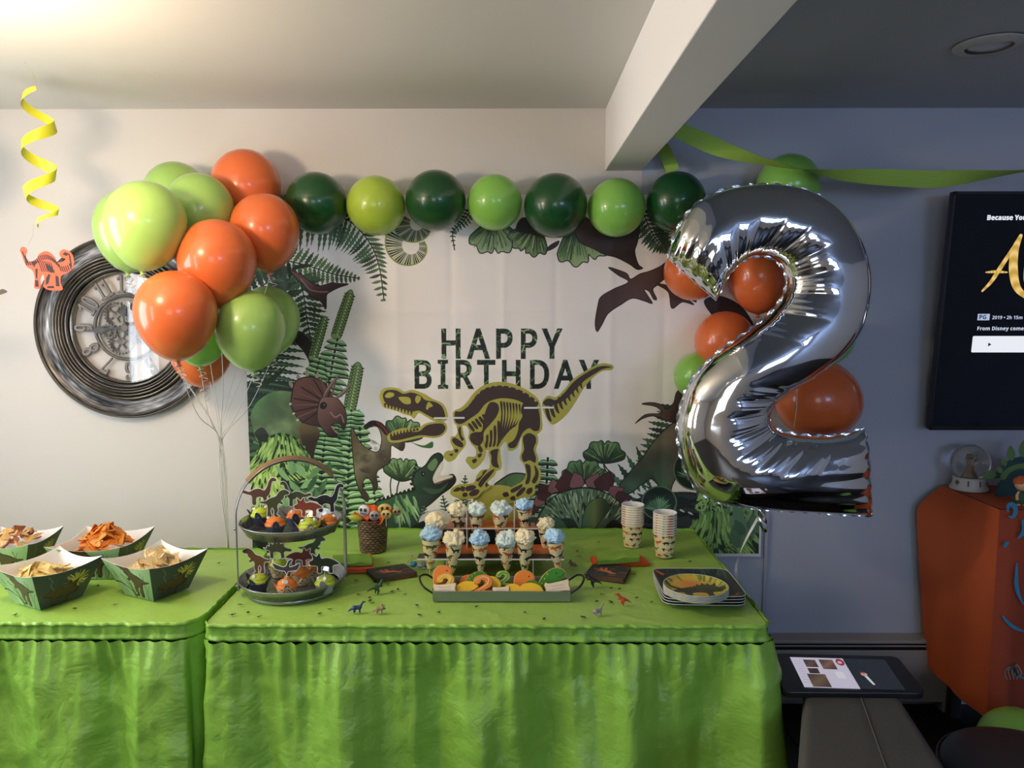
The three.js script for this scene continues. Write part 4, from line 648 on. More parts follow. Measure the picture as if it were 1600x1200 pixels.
// ---------- two-tier galvanised stand with cupcakes ----------
const ST = V(-0.683, TH, 0.715), STR = 0.156, STU = 0.187;
{
  const t = thing('tiered_stand', 'round galvanised two-tier stand with arched handle, filled with dinosaur cupcakes', 'cake stand', ST, 0.4);
  const dish = (r, y) => lathe([[0, y], [r * 0.88, y], [r * 0.885, y + 0.002], [r, y + 0.03], [r + 0.002, y + 0.033], [r + 0.005, y + 0.031], [r + 0.003, y + 0.027], [r * 0.9, y - 0.002], [0, y - 0.002]], 64);
  obj('lower_tray', [dish(STR, 0.012), lathe([[STR * 0.86, 0], [STR * 0.88, 0], [STR * 0.9, 0.012], [STR * 0.84, 0.012]], 64)], M.steel, t);
  obj('upper_tray', dish(STR * 0.95, STU), M.steel, t);
  const bar = []; for (let i = 0; i <= 60; i++) { const u = i / 60; if (u < 0.3) bar.push(V(-STR - 0.004, 0.02 + u / 0.3 * 0.22, 0)); else if (u > 0.7) bar.push(V(STR + 0.004, 0.02 + (1 - u) / 0.3 * 0.22, 0)); else { const a = Math.PI * (1 - (u - 0.3) / 0.4); bar.push(V(Math.cos(a) * (STR + 0.004), 0.24 + Math.sin(a) * 0.165, 0)); } }
  const bc = new THREE.CatmullRomCurve3(bar); obj('arch_bar', ribbon(90, (u) => bc.getPoint(u), () => V(0, 0, 1), 0.036, 0.004), M.steel, t);
  obj('edge_wire', [-1, 1].map((s) => tube(bar.map((p) => V(p.x, p.y, s * 0.018)), 0.0022, 90, 6)), M.steel, t);
  const leather = mat(lin(0.26, 0.15, 0.06), 0.65, 0, { bumpMap: filmBump, bumpScale: 0.002 });
  obj('handle_grip', tube(Array.from({ length: 13 }, (_, i) => { const a = Math.PI * (0.78 - i / 12 * 0.56); return V(Math.cos(a) * (STR + 0.004), 0.24 + Math.sin(a) * 0.165, 0); }), 0.0085, 40, 12).scale(1, 1, 2.1), leather, t);
  for (const s of [-1, 1]) for (const y of [0.03, STU + 0.018]) obj('rivet', ball(0.005, s * (STR + 0.007), y, 0, 10), M.steel, t);
}
{
  const crumb = noiseTex(64, (u, v) => 0.5 + 0.5 * tileN(u, v, 30, 2));
  const frost = { orange: mat(lin(0.82, 0.23, 0.03), 0.6, 0, { bumpMap: crumb, bumpScale: 0.002 }), green: mat(lin(0.50, 0.62, 0.04), 0.6, 0, { bumpMap: crumb, bumpScale: 0.002 }), white: mat(lin(0.8, 0.78, 0.74), 0.7) };
  const wrapM = { blue: mat(lin(0.05, 0.07, 0.13), 0.55), olive: mat(lin(0.07, 0.09, 0.03), 0.55), print: M.paperPrint, grey: mat(lin(0.28, 0.3, 0.36), 0.5) };
  const wrapper = grid(48, 6, (u, v) => { const a = u * Math.PI * 2, pet = Math.max(0, Math.cos(a * 4)) ** 1.5, r = 0.019 + 0.009 * v + v * v * 0.011 * pet, y = v * (0.026 + 0.017 * pet); return [Math.cos(a) * r, y, Math.sin(a) * r]; }, (u, v) => [u * 2, v]);
  const frosting = lathe([[0.0255, 0.021], [0.029, 0.026], [0.025, 0.031], [0.022, 0.0325], [0.0235, 0.036], [0.018, 0.041], [0.012, 0.044], [0.006, 0.047], [0, 0.048]], 20);
  const mallow = cyl(0.005, 0.005, 0.008, 0, 0, 0, 10).rotateZ(1.2);
  seed = 41;
  const cake = (label, px, py, y, zoff, fr, wr, kind, col, size, flip = 1) => {
    const p = PZ(px, py, ST.z + zoff), t = thing('cupcake', label, 'cupcake', [p.x, y, ST.z + zoff], rnd(-0.5, 0.5), 'cupcakes on the two-tier stand');
    obj('wrapper', wrapper, wr === 'print' ? wrapM.print : (wrapM[wr].side = THREE.DoubleSide, wrapM[wr]), t); obj('frosting', frosting, frost[fr], t); t.scale.setScalar(1.12);
    for (let i = 0; i < 2; i++) { const m = obj('marshmallow', mallow, frost.white, t); const a = rnd(6.28); m.position.set(Math.cos(a) * 0.017, 0.042, Math.sin(a) * 0.017); m.rotation.y = a; }
    const out = spl(SIL[kind], 70).map(([x, q]) => [x * size * flip, q * size]), c = new THREE.Group();
    const big = out.map(([x, q], i) => { const a = out[(i + 69) % 70], b = out[(i + 1) % 70], nx = (b[1] - a[1]), ny = -(b[0] - a[0]), l = Math.hypot(nx, ny) || 1, s = flip; return [x - nx / l * 0.0018 * s, q - ny / l * 0.0018 * s]; });
    const area = out.reduce((s, q, i) => { const r = out[(i + 1) % out.length]; return s + q[0] * r[1] - r[0] * q[1]; }, 0), b2 = area * flip > 0 ? out.map((q, i) => [2 * q[0] - big[i][0], 2 * q[1] - big[i][1]]) : big;
    const card = obj('topper', slab(b2, 0.0008, 0), M.card, t); card.position.set(0, 0.046 + size * 0.4, 0.004); card.rotation.y = -t.rotation.y;
    obj('dinosaur_print', slab(out, 0.0005, 0, 0.0008), mat(lin(...col), 0.5), card);
    obj('pick', cyl(0.001, 0.001, 0.03, 0, -0.38 * size - 0.006, -0.0008, 6), M.paper, card);
    return t;
  };
  const yu = TH + STU + 0.001, yl = TH + 0.014;
  cake('cupcake with orange frosting and green running dinosaur topper, upper tier front left', 430, 815, yu, 0.05, 'orange', 'blue', 'rex', [0.06, 0.07, 0.02], 0.085, 1);
  cake('cupcake with green frosting and brown long-necked topper, upper tier back left', 408, 806, yu, -0.05, 'green', 'blue', 'sauro', [0.10, 0.045, 0.025], 0.1, 1);
  cake('cupcake with yellow-green frosting and rust horned dinosaur topper, upper tier front middle', 482, 815, yu, 0.07, 'green', 'print', 'trike', [0.22, 0.045, 0.018], 0.075, -1);
  cake('cupcake with orange frosting and green curved-neck topper, upper tier back middle', 463, 806, yu, -0.04, 'orange', 'blue', 'sauro', [0.07, 0.085, 0.03], 0.09, -1);
  cake('cupcake with orange frosting and black long-necked topper, upper tier right', 512, 806, yu, 0.03, 'orange', 'olive', 'sauro', [0.012, 0.014, 0.02], 0.1, 1);
  cake('cupcake with green frosting and brown upright dinosaur topper, lower tier left', 404, 900, yl, 0.05, 'green', 'blue', 'rex', [0.16, 0.075, 0.025], 0.08, -1);
  cake('cupcake in tan printed wrapper with orange frosting and dark swimming reptile topper, lower tier front', 448, 912, yl, 0.095, 'orange', 'print', 'ptero', [0.05, 0.05, 0.05], 0.07, 1);
  cake('cupcake with green frosting in grey wrapper and black-green horned topper, lower tier right', 508, 905, yl, 0.065, 'green', 'grey', 'trike', [0.02, 0.026, 0.012], 0.08, -1);
  cake('cupcake with orange frosting and dark red horned topper, lower tier middle', 470, 890, yl, 0.0, 'orange', 'print', 'trike', [0.14, 0.03, 0.015], 0.075, 1);
  cake('cupcake with orange frosting and green standing dinosaur topper, lower tier back right', 490, 880, yl, -0.07, 'orange', 'print', 'rex', [0.05, 0.09, 0.025], 0.08, 1);
  cake('cupcake with green frosting and olive plated topper, lower tier back left', 436, 880, yl, -0.07, 'green', 'print', 'stego', [0.08, 0.08, 0.025], 0.08, 1);
}

// ---------- bucket with skull lollipops ----------
{
  const b = PY(583, 866, TH), z = b.z - 0.045, x = PZ(583, 850, z).x, t = thing('treat_bucket', 'small brown woven-look bucket of skull lollipops behind the napkins', 'bucket', [x, TH + 0.001, z]);
  const weave = noiseTex(256, (u, v) => { const r = Math.floor(v * 14), s = (u * 18 + (r % 2) * 0.5) % 1; return 0.35 + 0.45 * Math.abs(Math.sin(s * Math.PI)) * Math.abs(Math.sin(v * 14 * Math.PI)) + 0.2 * tileN(u, v, 10, 2); }, true); weave.repeat.set(1, 1);
  obj('pail', uvByHeight(lathe([[0, 0], [0.046, 0], [0.047, 0.003], [0.055, 0.108], [0.058, 0.112], [0.058, 0.118], [0.055, 0.12], [0.053, 0.118], [0.052, 0.108], [0.044, 0.006], [0, 0.005]], 48), 0.12), mat(lin(0.40, 0.25, 0.10), 0.6, 0, { map: weave, bumpMap: weave, bumpScale: 0.003 }), t);
  const tis = mat(lin(0.82, 0.13, 0.02), 0.7, 0, { side: THREE.DoubleSide });
  const sheet = tag(obj('tissue_paper', grid(64, 8, (u, v) => { const a = u * Math.PI * 2, r = 0.03 + 0.04 * v, h = 0.105 + v * 0.034 * (0.75 + 0.6 * Math.sin(a * 3 + 1)) + 0.004 * Math.sin(a * 11); return [x + Math.cos(a) * r, TH + h, z + Math.sin(a) * r]; }), tis), 'orange tissue paper lining the brown bucket, sticking out over its rim', 'tissue paper');
  const skull = (label, px, py, dz, r, col, turn, oval = 1) => {
    const p = PZ(px, py, z + dz), k = thing('lollipop', label, 'lollipop', p, turn, 'lollipops in the brown bucket');
    obj('candy_disc', smoothBlob(r, 3, (v) => { v.z *= 0.4; v.x *= oval; }), mat(lin(...col), 0.4), k);
    const dk = mat(lin(0.04, 0.03, 0.02), 0.6);
    for (const s of [-1, 1]) obj('eye_mark', smoothBlob(r * 0.3, 2, (v) => { v.z *= 0.35; v.x += s * r * 0.36 * oval; v.y += r * 0.18; v.z += r * 0.36; }), dk, k);
    obj('tooth_mark', [-2, -1, 0, 1, 2].map((i) => box(r * 0.08, r * 0.34, r * 0.08, i * r * 0.22 * oval, -r * 0.42 + Math.abs(i) * r * 0.05, r * 0.37)).concat([box(r * 0.1, r * 0.2, r * 0.1, 0, r * -0.08, r * 0.4)]), dk, k);
    obj('stick', cyl(0.0018, 0.0018, 0.03, 0, -r - 0.012, -0.004, 8), M.card, k);
  };
  skull('large grey and white skull lollipop at the left of the brown bucket', 569, 798, 0.02, 0.022, [0.62, 0.66, 0.64], -0.3);
  skull('grey skull lollipop at the middle front of the brown bucket', 585, 806, 0.04, 0.018, [0.42, 0.44, 0.44], 0.2);
  skull('wide yellow skull lollipop at the top of the brown bucket', 601, 795, -0.01, 0.019, [0.75, 0.58, 0.16], 0.2, 1.3);
  skull('yellow skull lollipop below the wide yellow one in the bucket', 603, 804, 0.03, 0.016, [0.72, 0.6, 0.2], 0.1, 1.2);
  skull('tan skull lollipop at the far right of the brown bucket', 620, 800, -0.02, 0.015, [0.5, 0.42, 0.22], 0.4, 1.2);
  const gp = PZ(556, 809, z + 0.045), gr = thing('candy_egg', 'shiny yellow-green oval candy lying on the bucket rim', 'candy', gp); obj('wrapped_candy', smoothBlob(0.015, 3, (v) => { v.x *= 1.7; v.y *= 0.8; v.z *= 0.8; }).rotateZ(-0.15), mat(lin(0.4, 0.42, 0.04), 0.3), gr);
}

// ---------- cardboard cone stand, cones of candy floss, skeleton cutout ----------
{
  const zf = PY(766, 905, TH).z, yLow = PZ(766, 873, zf).y, zTop = zf - 0.11, yTop = PZ(766, 825, zTop).y;
  const L0 = PZ(652, 873, zf).x, L1 = PZ(881, 873, zf).x, T0 = PZ(691, 825, zTop).x, T1 = PZ(842, 825, zTop).x, dl = 0.15, dt = 0.13;
  const t = thing('cone_stand', 'two-shelf cardboard stand with orange and black shelves holding paper cones', 'stand', [(L0 + L1) / 2, TH + 0.001, zf]), o = t.position;
  const black = mat(lin(0.022, 0.026, 0.02), 0.4), edge = mat(lin(0.8, 0.76, 0.72), 0.6), orange = mat(lin(0.60, 0.16, 0.045), 0.35);
  const shelf = (name, x0, x1, y, z1, d, m) => { obj(name, box(x1 - x0, 0.003, d, (x0 + x1) / 2 - o.x, y - o.y - 0.0015, z1 - d / 2 - o.z), m, t); obj('shelf_edge', box(x1 - x0 + 0.001, 0.004, 0.002, (x0 + x1) / 2 - o.x, y - o.y - 0.0018, z1 - o.z + 0.001), edge, t).userData.label = 'white cut cardboard edge'; };
  shelf('lower_shelf', L0, L1, yLow, zf, 0.05, black); obj('shelf_strip', box(L1 - L0 - 0.02, 0.003, dl - 0.05, (L0 + L1) / 2 - o.x, yLow - o.y - 0.0015, zf - 0.05 - (dl - 0.05) / 2 - o.z), orange, t);
  shelf('upper_shelf', T0, T1, yTop, zTop, dt - 0.03, orange);
  for (const px of [729.5, 803.5]) { const x = PZ(px, 850, zTop + 0.004).x; obj('divider', box(0.003, yTop + 0.062 - o.y - (yLow - o.y), 0.11, x - o.x, (yTop + 0.062 + yLow) / 2 - o.y, zTop - 0.052 - o.z), edge, t); }
  for (const px of [698, 833]) { const x = PZ(px, 890, zf - 0.02).x; obj('leg_panel', box(0.004, yLow - TH - 0.003, 0.1, x - o.x, (yLow - TH - 0.003) / 2, -0.07), edge, t); }
  obj('back_panel', box(T1 - T0 + 0.05, yTop - TH - 0.006, 0.003, (T0 + T1) / 2 - o.x, (yTop - TH - 0.006) / 2, zTop - dt - o.z + 0.02), black, t);
  // cones
  const coneG = (r, h) => uvByHeight(lathe([[0.0008, 0], [r * 0.3, h * 0.2], [r * 0.58, h * 0.42], [r * 0.86, h * 0.75], [r, h], [r + 0.0006, h + 0.0006], [r - 0.0008, h], [r * 0.55, h * 0.42], [0.0006, 0.003]], 28), 0.12, 0.62);
  const puff = (n, s) => smoothBlob(1, 13, (v) => { const q = v.clone(), d = 1 + 0.34 * N3(q.x * 1.7 + n * 7, q.y * 1.7, q.z * 1.7) + 0.3 * Math.abs(N3(q.x * 3 + n, q.y * 3, q.z * 3 + n)) + 0.13 * N3(q.x * 11, q.y * 11 + n, q.z * 11) + 0.07 * N3(q.x * 25, q.y * 25, q.z * 25 + n); v.multiplyScalar(d * s); v.y *= 0.86; if (v.y < 0) { const k = 1 + v.y / s * 0.45; v.x *= k; v.z *= k; } });
  const fl = { cream: phys(lin(0.97, 0.86, 0.55), 0.95, { sheen: 0.5 }), mint: phys(lin(0.76, 0.90, 0.82), 0.95, { sheen: 0.5 }), blue: phys(lin(0.50, 0.76, 0.95), 0.95, { sheen: 0.5 }) };
  let n = 0;
  const cone = (label, px, pyTop, z, r, h, floss, wide, lean = 0, pr = M.paperPrint) => {
    const p = PZ(px, pyTop, z), c = thing('candy_cone', label, 'cone', [p.x + Math.sin(lean) * h, p.y - h * Math.cos(lean), z], 0, 'candy floss cones on the cardboard stand');
    c.rotation.z = lean; c.rotation.x = 0.12; const g = coneG(r, h); obj('paper_cone', g.rotateY(n * 1.9), pr, c); const f = obj('candy_floss', puff(++n, wide), fl[floss], c); f.position.y = h + wide * 0.38; return f;
  };
  const zl = zf - 0.022, zt = zTop - 0.03;
  cone('cream candy floss cone at the left end of the upper shelf', 716, 800, zt, 0.026, 0.11, 'cream', 0.029);
  cone('pale mint candy floss cone on the upper shelf, second from the left', 745, 800, zt, 0.026, 0.11, 'mint', 0.029, -0.05);
  cone('white-mint candy floss cone on the upper shelf, third from the left', 782, 800, zt, 0.027, 0.11, 'mint', 0.032, -0.03);
  cone('light blue candy floss cone at the right end of the upper shelf', 819, 792, zt, 0.027, 0.115, 'blue', 0.026, 0.03, M.paperPrintB);
  cone('tall pale blue candy floss cone at the left end of the lower shelf', 674, 838, zl, 0.029, 0.125, 'blue', 0.029, -0.06);
  cone('cream candy floss cone on the lower shelf, second from the left', 710, 846, zl, 0.028, 0.12, 'cream', 0.031, -0.08);
  cone('light blue candy floss cone on the lower shelf, left of its middle', 750, 845, zl, 0.027, 0.12, 'blue', 0.029, 0.02);
  cone('white-mint candy floss cone on the lower shelf, right of its middle', 791, 848, zl, 0.028, 0.105, 'mint', 0.032, 0.02, M.paperPrintB);
  cone('tall cream candy floss cone on the lower shelf, second from the right', 820, 843, zl, 0.028, 0.125, 'cream', 0.031, 0.0);
  cone('light blue candy floss cone at the right end of the lower shelf', 867, 842, zl, 0.028, 0.12, 'blue', 0.029, 0.12);
  cone('cream and mint candy floss cone behind the tall blue one at the left', 682, 820, zl - 0.1, 0.026, 0.12, 'cream', 0.034, -0.03);
  cone('cream candy floss cone behind the right end of the lower shelf', 853, 822, zl - 0.1, 0.027, 0.12, 'cream', 0.026, 0.05, M.paperPrintB);
  for (const [label, px, py, z, s] of [['black paper stegosaurus cutout lying against the left upper cone', 716, 817, zt + 0.032, 0.05], ['dark green paper dinosaur cutout lying against the right upper cone', 833, 814, zt + 0.032, 0.055]]) { const p = PZ(px, py, z), k = thing('paper_dinosaur', label, 'paper cutout', p); obj('card', slab(spl(SIL.stego, 60).map(([x, y]) => [x * s, y * s]), 0.001), mat(lin(0.02, 0.035, 0.015), 0.5), k); }

  // the skeleton card, in its own drawing units (one quarter of a photo unit)
  const zk = zTop - dt - 0.03, F = frameAt(760, 680, zk), q = (x, y) => F.to(580 + x / 4, 490 + y / 4), S = (pts, n = 90) => spl(pts, n).map(([x, y]) => q(x, y));
  const [cv, c] = canvas(1600, 1200); c.fillStyle = '#a9a443'; c.fillRect(0, 0, 1600, 1200);
  const brown = (...list) => { for (const pts of list) { c.beginPath(); spl(pts, 70).forEach((p, i) => i ? c.lineTo(...p) : c.moveTo(...p)); c.closePath(); c.fillStyle = '#3a2a22'; c.fill(); } };
  const teeth = (x0, y0, x1, y1, n, len, up) => { for (let i = 0; i < n; i++) { const t = i / (n - 1), x = x0 + (x1 - x0) * t, y = y0 + (y1 - y0) * t; c.beginPath(); c.moveTo(x - 9, y); c.lineTo(x + 9, y + up * 2); c.lineTo(x - 2, y + len * up); c.closePath(); c.fill(); } };
  const holes = (...list) => { for (const pts of list) { c.beginPath(); spl(pts, 40).forEach((p, i) => i ? c.lineTo(...p) : c.moveTo(...p)); c.closePath(); c.fillStyle = '#a9a443'; c.fill(); } };
  brown([[78, 512], [92, 486], [125, 478], [165, 482], [205, 502], [255, 494], [310, 512], [340, 540], [400, 552], [440, 575], [458, 610], [462, 650], [430, 662], [390, 652], [340, 626], [300, 606], [262, 612], [215, 600], [150, 582], [95, 560]]);
  c.fillStyle = '#3a2a22'; teeth(92, 560, 255, 606, 9, 32, 1); holes([[90, 520], [110, 495], [145, 498], [148, 512], [115, 528]], [[175, 525], [200, 520], [245, 528], [250, 562], [215, 565], [190, 548]], [[278, 540], [290, 512], [312, 520], [312, 540], [292, 562]], [[345, 590], [362, 552], [388, 578], [365, 588], [352, 602]]);
  brown([[118, 775], [150, 762], [220, 742], [300, 735], [345, 700], [415, 686], [452, 692], [465, 715], [440, 752], [395, 765], [310, 760], [240, 775], [160, 792], [125, 790]]); c.fillStyle = '#3a2a22'; teeth(125, 770, 290, 732, 9, 30, -1);
  brown([[522, 640], [528, 612], [560, 612], [610, 575], [660, 510], [710, 470], [780, 452], [850, 455], [930, 478], [1000, 518], [1045, 560], [1030, 580], [990, 580], [920, 545], [850, 530], [780, 535], [720, 560], [670, 620], [620, 655], [560, 690], [530, 680]]);
  c.fillStyle = '#a9a443'; for (const [x, y, a] of [[555, 590, -.5], [595, 565, -.6], [630, 520, -.7], [665, 485, -.6], [700, 458, -.4], [740, 444, -.2], [780, 438, 0], [825, 438, .1], [870, 446, .25], [915, 458, .35], [960, 480, .5], [1000, 505, .6], [1035, 535, .8]]) { c.save(); c.translate(x, y); c.rotate(a); c.beginPath(); c.roundRect(-8, -14, 16, 34, 7); c.fill(); c.restore(); }
  brown([[745, 555], [785, 560], [800, 590], [785, 640], [745, 690], [705, 740], [700, 790], [680, 820], [650, 820], [620, 790], [620, 755], [650, 740], [690, 735], [700, 680], [715, 610]]);
  for (let i = 0; i < 7; i++) { const x = 812 + i * 19, y0 = 548 + i * 3; brown([[x - 5, y0], [x + 4, y0], [x + 10 - i * 2, y0 + 90], [x - 1 - i * 5, y0 + 215 - i * 12], [x - 22 - i * 5, y0 + 285 - i * 24], [x - 13 - i * 3, y0 + 190 - i * 10], [x + 1, y0 + 80]]); }
  for (let i = 0; i < 4; i++) { const x = 720 + i * 24; brown([[x, 760 - i * 30], [x + 10, 755 - i * 28], [x + 12, 800], [x + 2, 838 - i * 4], [x - 8, 830], [x - 2, 790]]); }
  for (let i = 0; i < 5; i++) { const x = 610 + i * 22, y = 690 - i * 14; brown([[x - 5, y], [x + 6, y - 6], [x + 38, y + 40], [x + 30, y + 48]]); }
  brown([[950, 560], [975, 548], [1035, 580], [1050, 620], [1055, 690], [1045, 730], [1015, 732], [990, 715], [950, 740], [925, 790], [900, 835], [865, 838], [855, 815], [890, 790], [915, 740], [925, 680], [945, 640], [935, 610]]);
  brown([[950, 770], [985, 745], [1025, 765], [1030, 800], [1015, 845], [1030, 900], [1025, 930], [990, 915], [955, 925], [940, 890], [955, 850]], [[965, 940], [990, 945], [998, 1000], [985, 1060], [965, 1065], [975, 1010]], [[1020, 945], [1045, 985], [1042, 1030], [1020, 1062], [1005, 1050], [1025, 1000]]);
  brown([[745, 860], [795, 845], [790, 880], [790, 930], [798, 960], [765, 955], [750, 930], [752, 895]], [[690, 1010], [700, 985], [725, 975], [700, 1010], [665, 1050], [655, 1040]], [[720, 1000], [770, 970], [755, 1000], [705, 1060], [685, 1085], [668, 1070]], [[712, 1065], [732, 1050], [735, 1065], [718, 1085]]);
  brown([[510, 1110], [540, 1085], [560, 1095], [545, 1110]], [[560, 1080], [585, 1085], [580, 1110], [560, 1108]], [[590, 1085], [640, 1072], [655, 1085], [630, 1105], [592, 1108]], [[610, 1125], [650, 1098], [675, 1105], [665, 1130], [620, 1142]], [[570, 1125], [595, 1120], [600, 1140], [572, 1145]]);
  brown([[820, 1125], [850, 1115], [860, 1140], [830, 1145]], [[870, 1105], [920, 1075], [945, 1065], [940, 1085], [880, 1120]], [[905, 1135], [950, 1085], [965, 1090], [950, 1120], [915, 1145]], [[978, 1095], [1005, 1088], [1008, 1110], [985, 1130], [970, 1120]], [[870, 1150], [895, 1140], [900, 1165], [872, 1165]]);
  brown([[505, 790], [520, 775], [575, 815], [570, 835], [525, 820]], [[545, 720], [558, 705], [565, 760], [580, 785], [568, 795], [550, 760]], [[520, 850], [538, 845], [545, 858], [528, 870]], [[485, 880], [510, 875], [505, 890]], [[650, 790], [670, 785], [682, 820], [698, 855], [685, 868], [668, 845], [668, 815]], [[665, 880], [690, 872], [690, 885], [672, 900]], [[630, 915], [658, 905], [660, 920], [640, 935]]);
  brown([[1072, 560], [1085, 540], [1110, 530], [1150, 540], [1200, 500], [1260, 430], [1320, 385], [1390, 345], [1440, 330], [1498, 338], [1440, 350], [1390, 380], [1330, 420], [1270, 480], [1200, 545], [1140, 570], [1090, 575]]);
  for (let i = 0; i < 9; i++) { const t = i / 8, x = 1092 + t * 210, y = 590 - t * 150; brown([[x - 6, y - 8], [x + 6, y - 12], [x + 26 - t * 12, y + 48 - t * 26], [x + 34 - t * 18, y + 84 - t * 52], [x + 14 - t * 8, y + 72 - t * 48]]); }
  const tx = texOf(cv), u0 = q(0, 1200), u1 = q(1600, 0); tx.repeat.set(1 / (u1[0] - u0[0]), 1 / (u1[1] - u0[1])); tx.offset.set(-u0[0] / (u1[0] - u0[0]), -u0[1] / (u1[1] - u0[1]));
  const bone = mat('#ffffff', 0.55, 0, { map: tx }), plain = mat('#a9a443', 0.55), kt = thing('skeleton_cutout', 'large jointed paper dinosaur skeleton, brown bones on olive card, below HAPPY BIRTHDAY', 'paper cutout');
  const piece = (name, pts, dz, n) => obj(name, slab(S(pts, n), 0.002, 0, zk + dz), bone, kt);
  piece('skull', [[58, 512], [72, 478], [110, 464], [170, 468], [210, 488], [260, 478], [330, 500], [392, 536], [445, 560], [472, 600], [478, 658], [440, 677], [388, 668], [338, 640], [300, 622], [270, 656], [250, 640], [212, 630], [170, 612], [120, 597], [82, 585], [64, 550]], 0.003, 120);
  piece('jaw', [[100, 770], [120, 745], [200, 716], [290, 716], [338, 688], [420, 674], [462, 682], [476, 718], [450, 760], [400, 777], [320, 772], [240, 790], [160, 806], [112, 800]], 0.0);
  piece('torso', [[512, 650], [515, 612], [560, 590], [598, 556], [640, 500], [700, 452], [775, 430], [852, 434], [930, 458], [1000, 498], [1046, 540], [1060, 590], [1066, 650], [1068, 720], [1040, 752], [1000, 760], [945, 762], [912, 840], [860, 856], [840, 800], [790, 850], [700, 846], [640, 820], [608, 780], [612, 730], [590, 700], [555, 702], [525, 690]], 0.001, 140);
  piece('hind_leg', [[945, 752], [985, 728], [1035, 752], [1044, 800], [1030, 850], [1046, 905], [1044, 940], [1062, 990], [1055, 1045], [1025, 1080], [1025, 1120], [985, 1150], [900, 1180], [810, 1190], [796, 1140], [850, 1100], [930, 1058], [958, 1030], [966, 990], [952, 940], [928, 905], [940, 850]], 0.0032, 120);
  piece('hind_leg', [[735, 850], [800, 830], [808, 880], [812, 968], [782, 985], [772, 1010], [725, 1060], [745, 1075], [725, 1100], [690, 1115], [665, 1148], [560, 1160], [495, 1130], [498, 1098], [540, 1070], [640, 1055], [660, 1010], [690, 978], [735, 968], [742, 920]], 0.0032, 120);
  piece('front_leg', [[612, 770], [650, 770], [690, 790], [715, 850], [710, 900], [668, 955], [635, 972], [608, 945], [590, 918], [602, 895], [650, 890], [655, 850], [625, 810]], 0.0034);
  piece('front_leg', [[535, 700], [560, 690], [580, 760], [592, 815], [545, 878], [520, 912], [482, 926], [450, 892], [470, 860], [512, 852], [494, 800], [500, 770], [525, 765], [540, 740]], 0.0);
  piece('tail', [[1066, 570], [1078, 535], [1105, 514], [1150, 522], [1200, 480], [1255, 415], [1320, 370], [1390, 330], [1450, 314], [1508, 332], [1500, 352], [1440, 362], [1390, 395], [1330, 460], [1270, 560], [1220, 630], [1160, 682], [1130, 692], [1100, 660], [1076, 610]], 0.003, 120);
  obj('hill', slab([q(640, 1120), q(690, 1095), q(740, 1078), q(800, 1072), q(860, 1082), q(920, 1110), q(975, 1160), [q(1010, 0)[0], TH + 0.002], [q(600, 0)[0], TH + 0.002]], 0.002, 0, zk - 0.002), plain, kt);
  const clip = mat(lin(0.75, 0.74, 0.70), 0.3, 0.3);
  for (const [x0, x1, y] of [[395, 585, 652], [955, 1140, 588]]) { const a = q(x0, y), b = q(x1, y); obj('joint_strip', [box((b[0] - a[0]) * 0.46, 0.006, 0.002, a[0] + (b[0] - a[0]) * 0.23, a[1], zk + 0.0075), box((b[0] - a[0]) * 0.46, 0.006, 0.002, b[0] - (b[0] - a[0]) * 0.23, a[1] + 0.001, zk + 0.0075), cyl(0.003, 0.003, 0.004, 0, 0, 0, 12).rotateX(Math.PI / 2).translate((a[0] + b[0]) / 2, a[1] + 0.001, zk + 0.008)], clip, kt); }
}

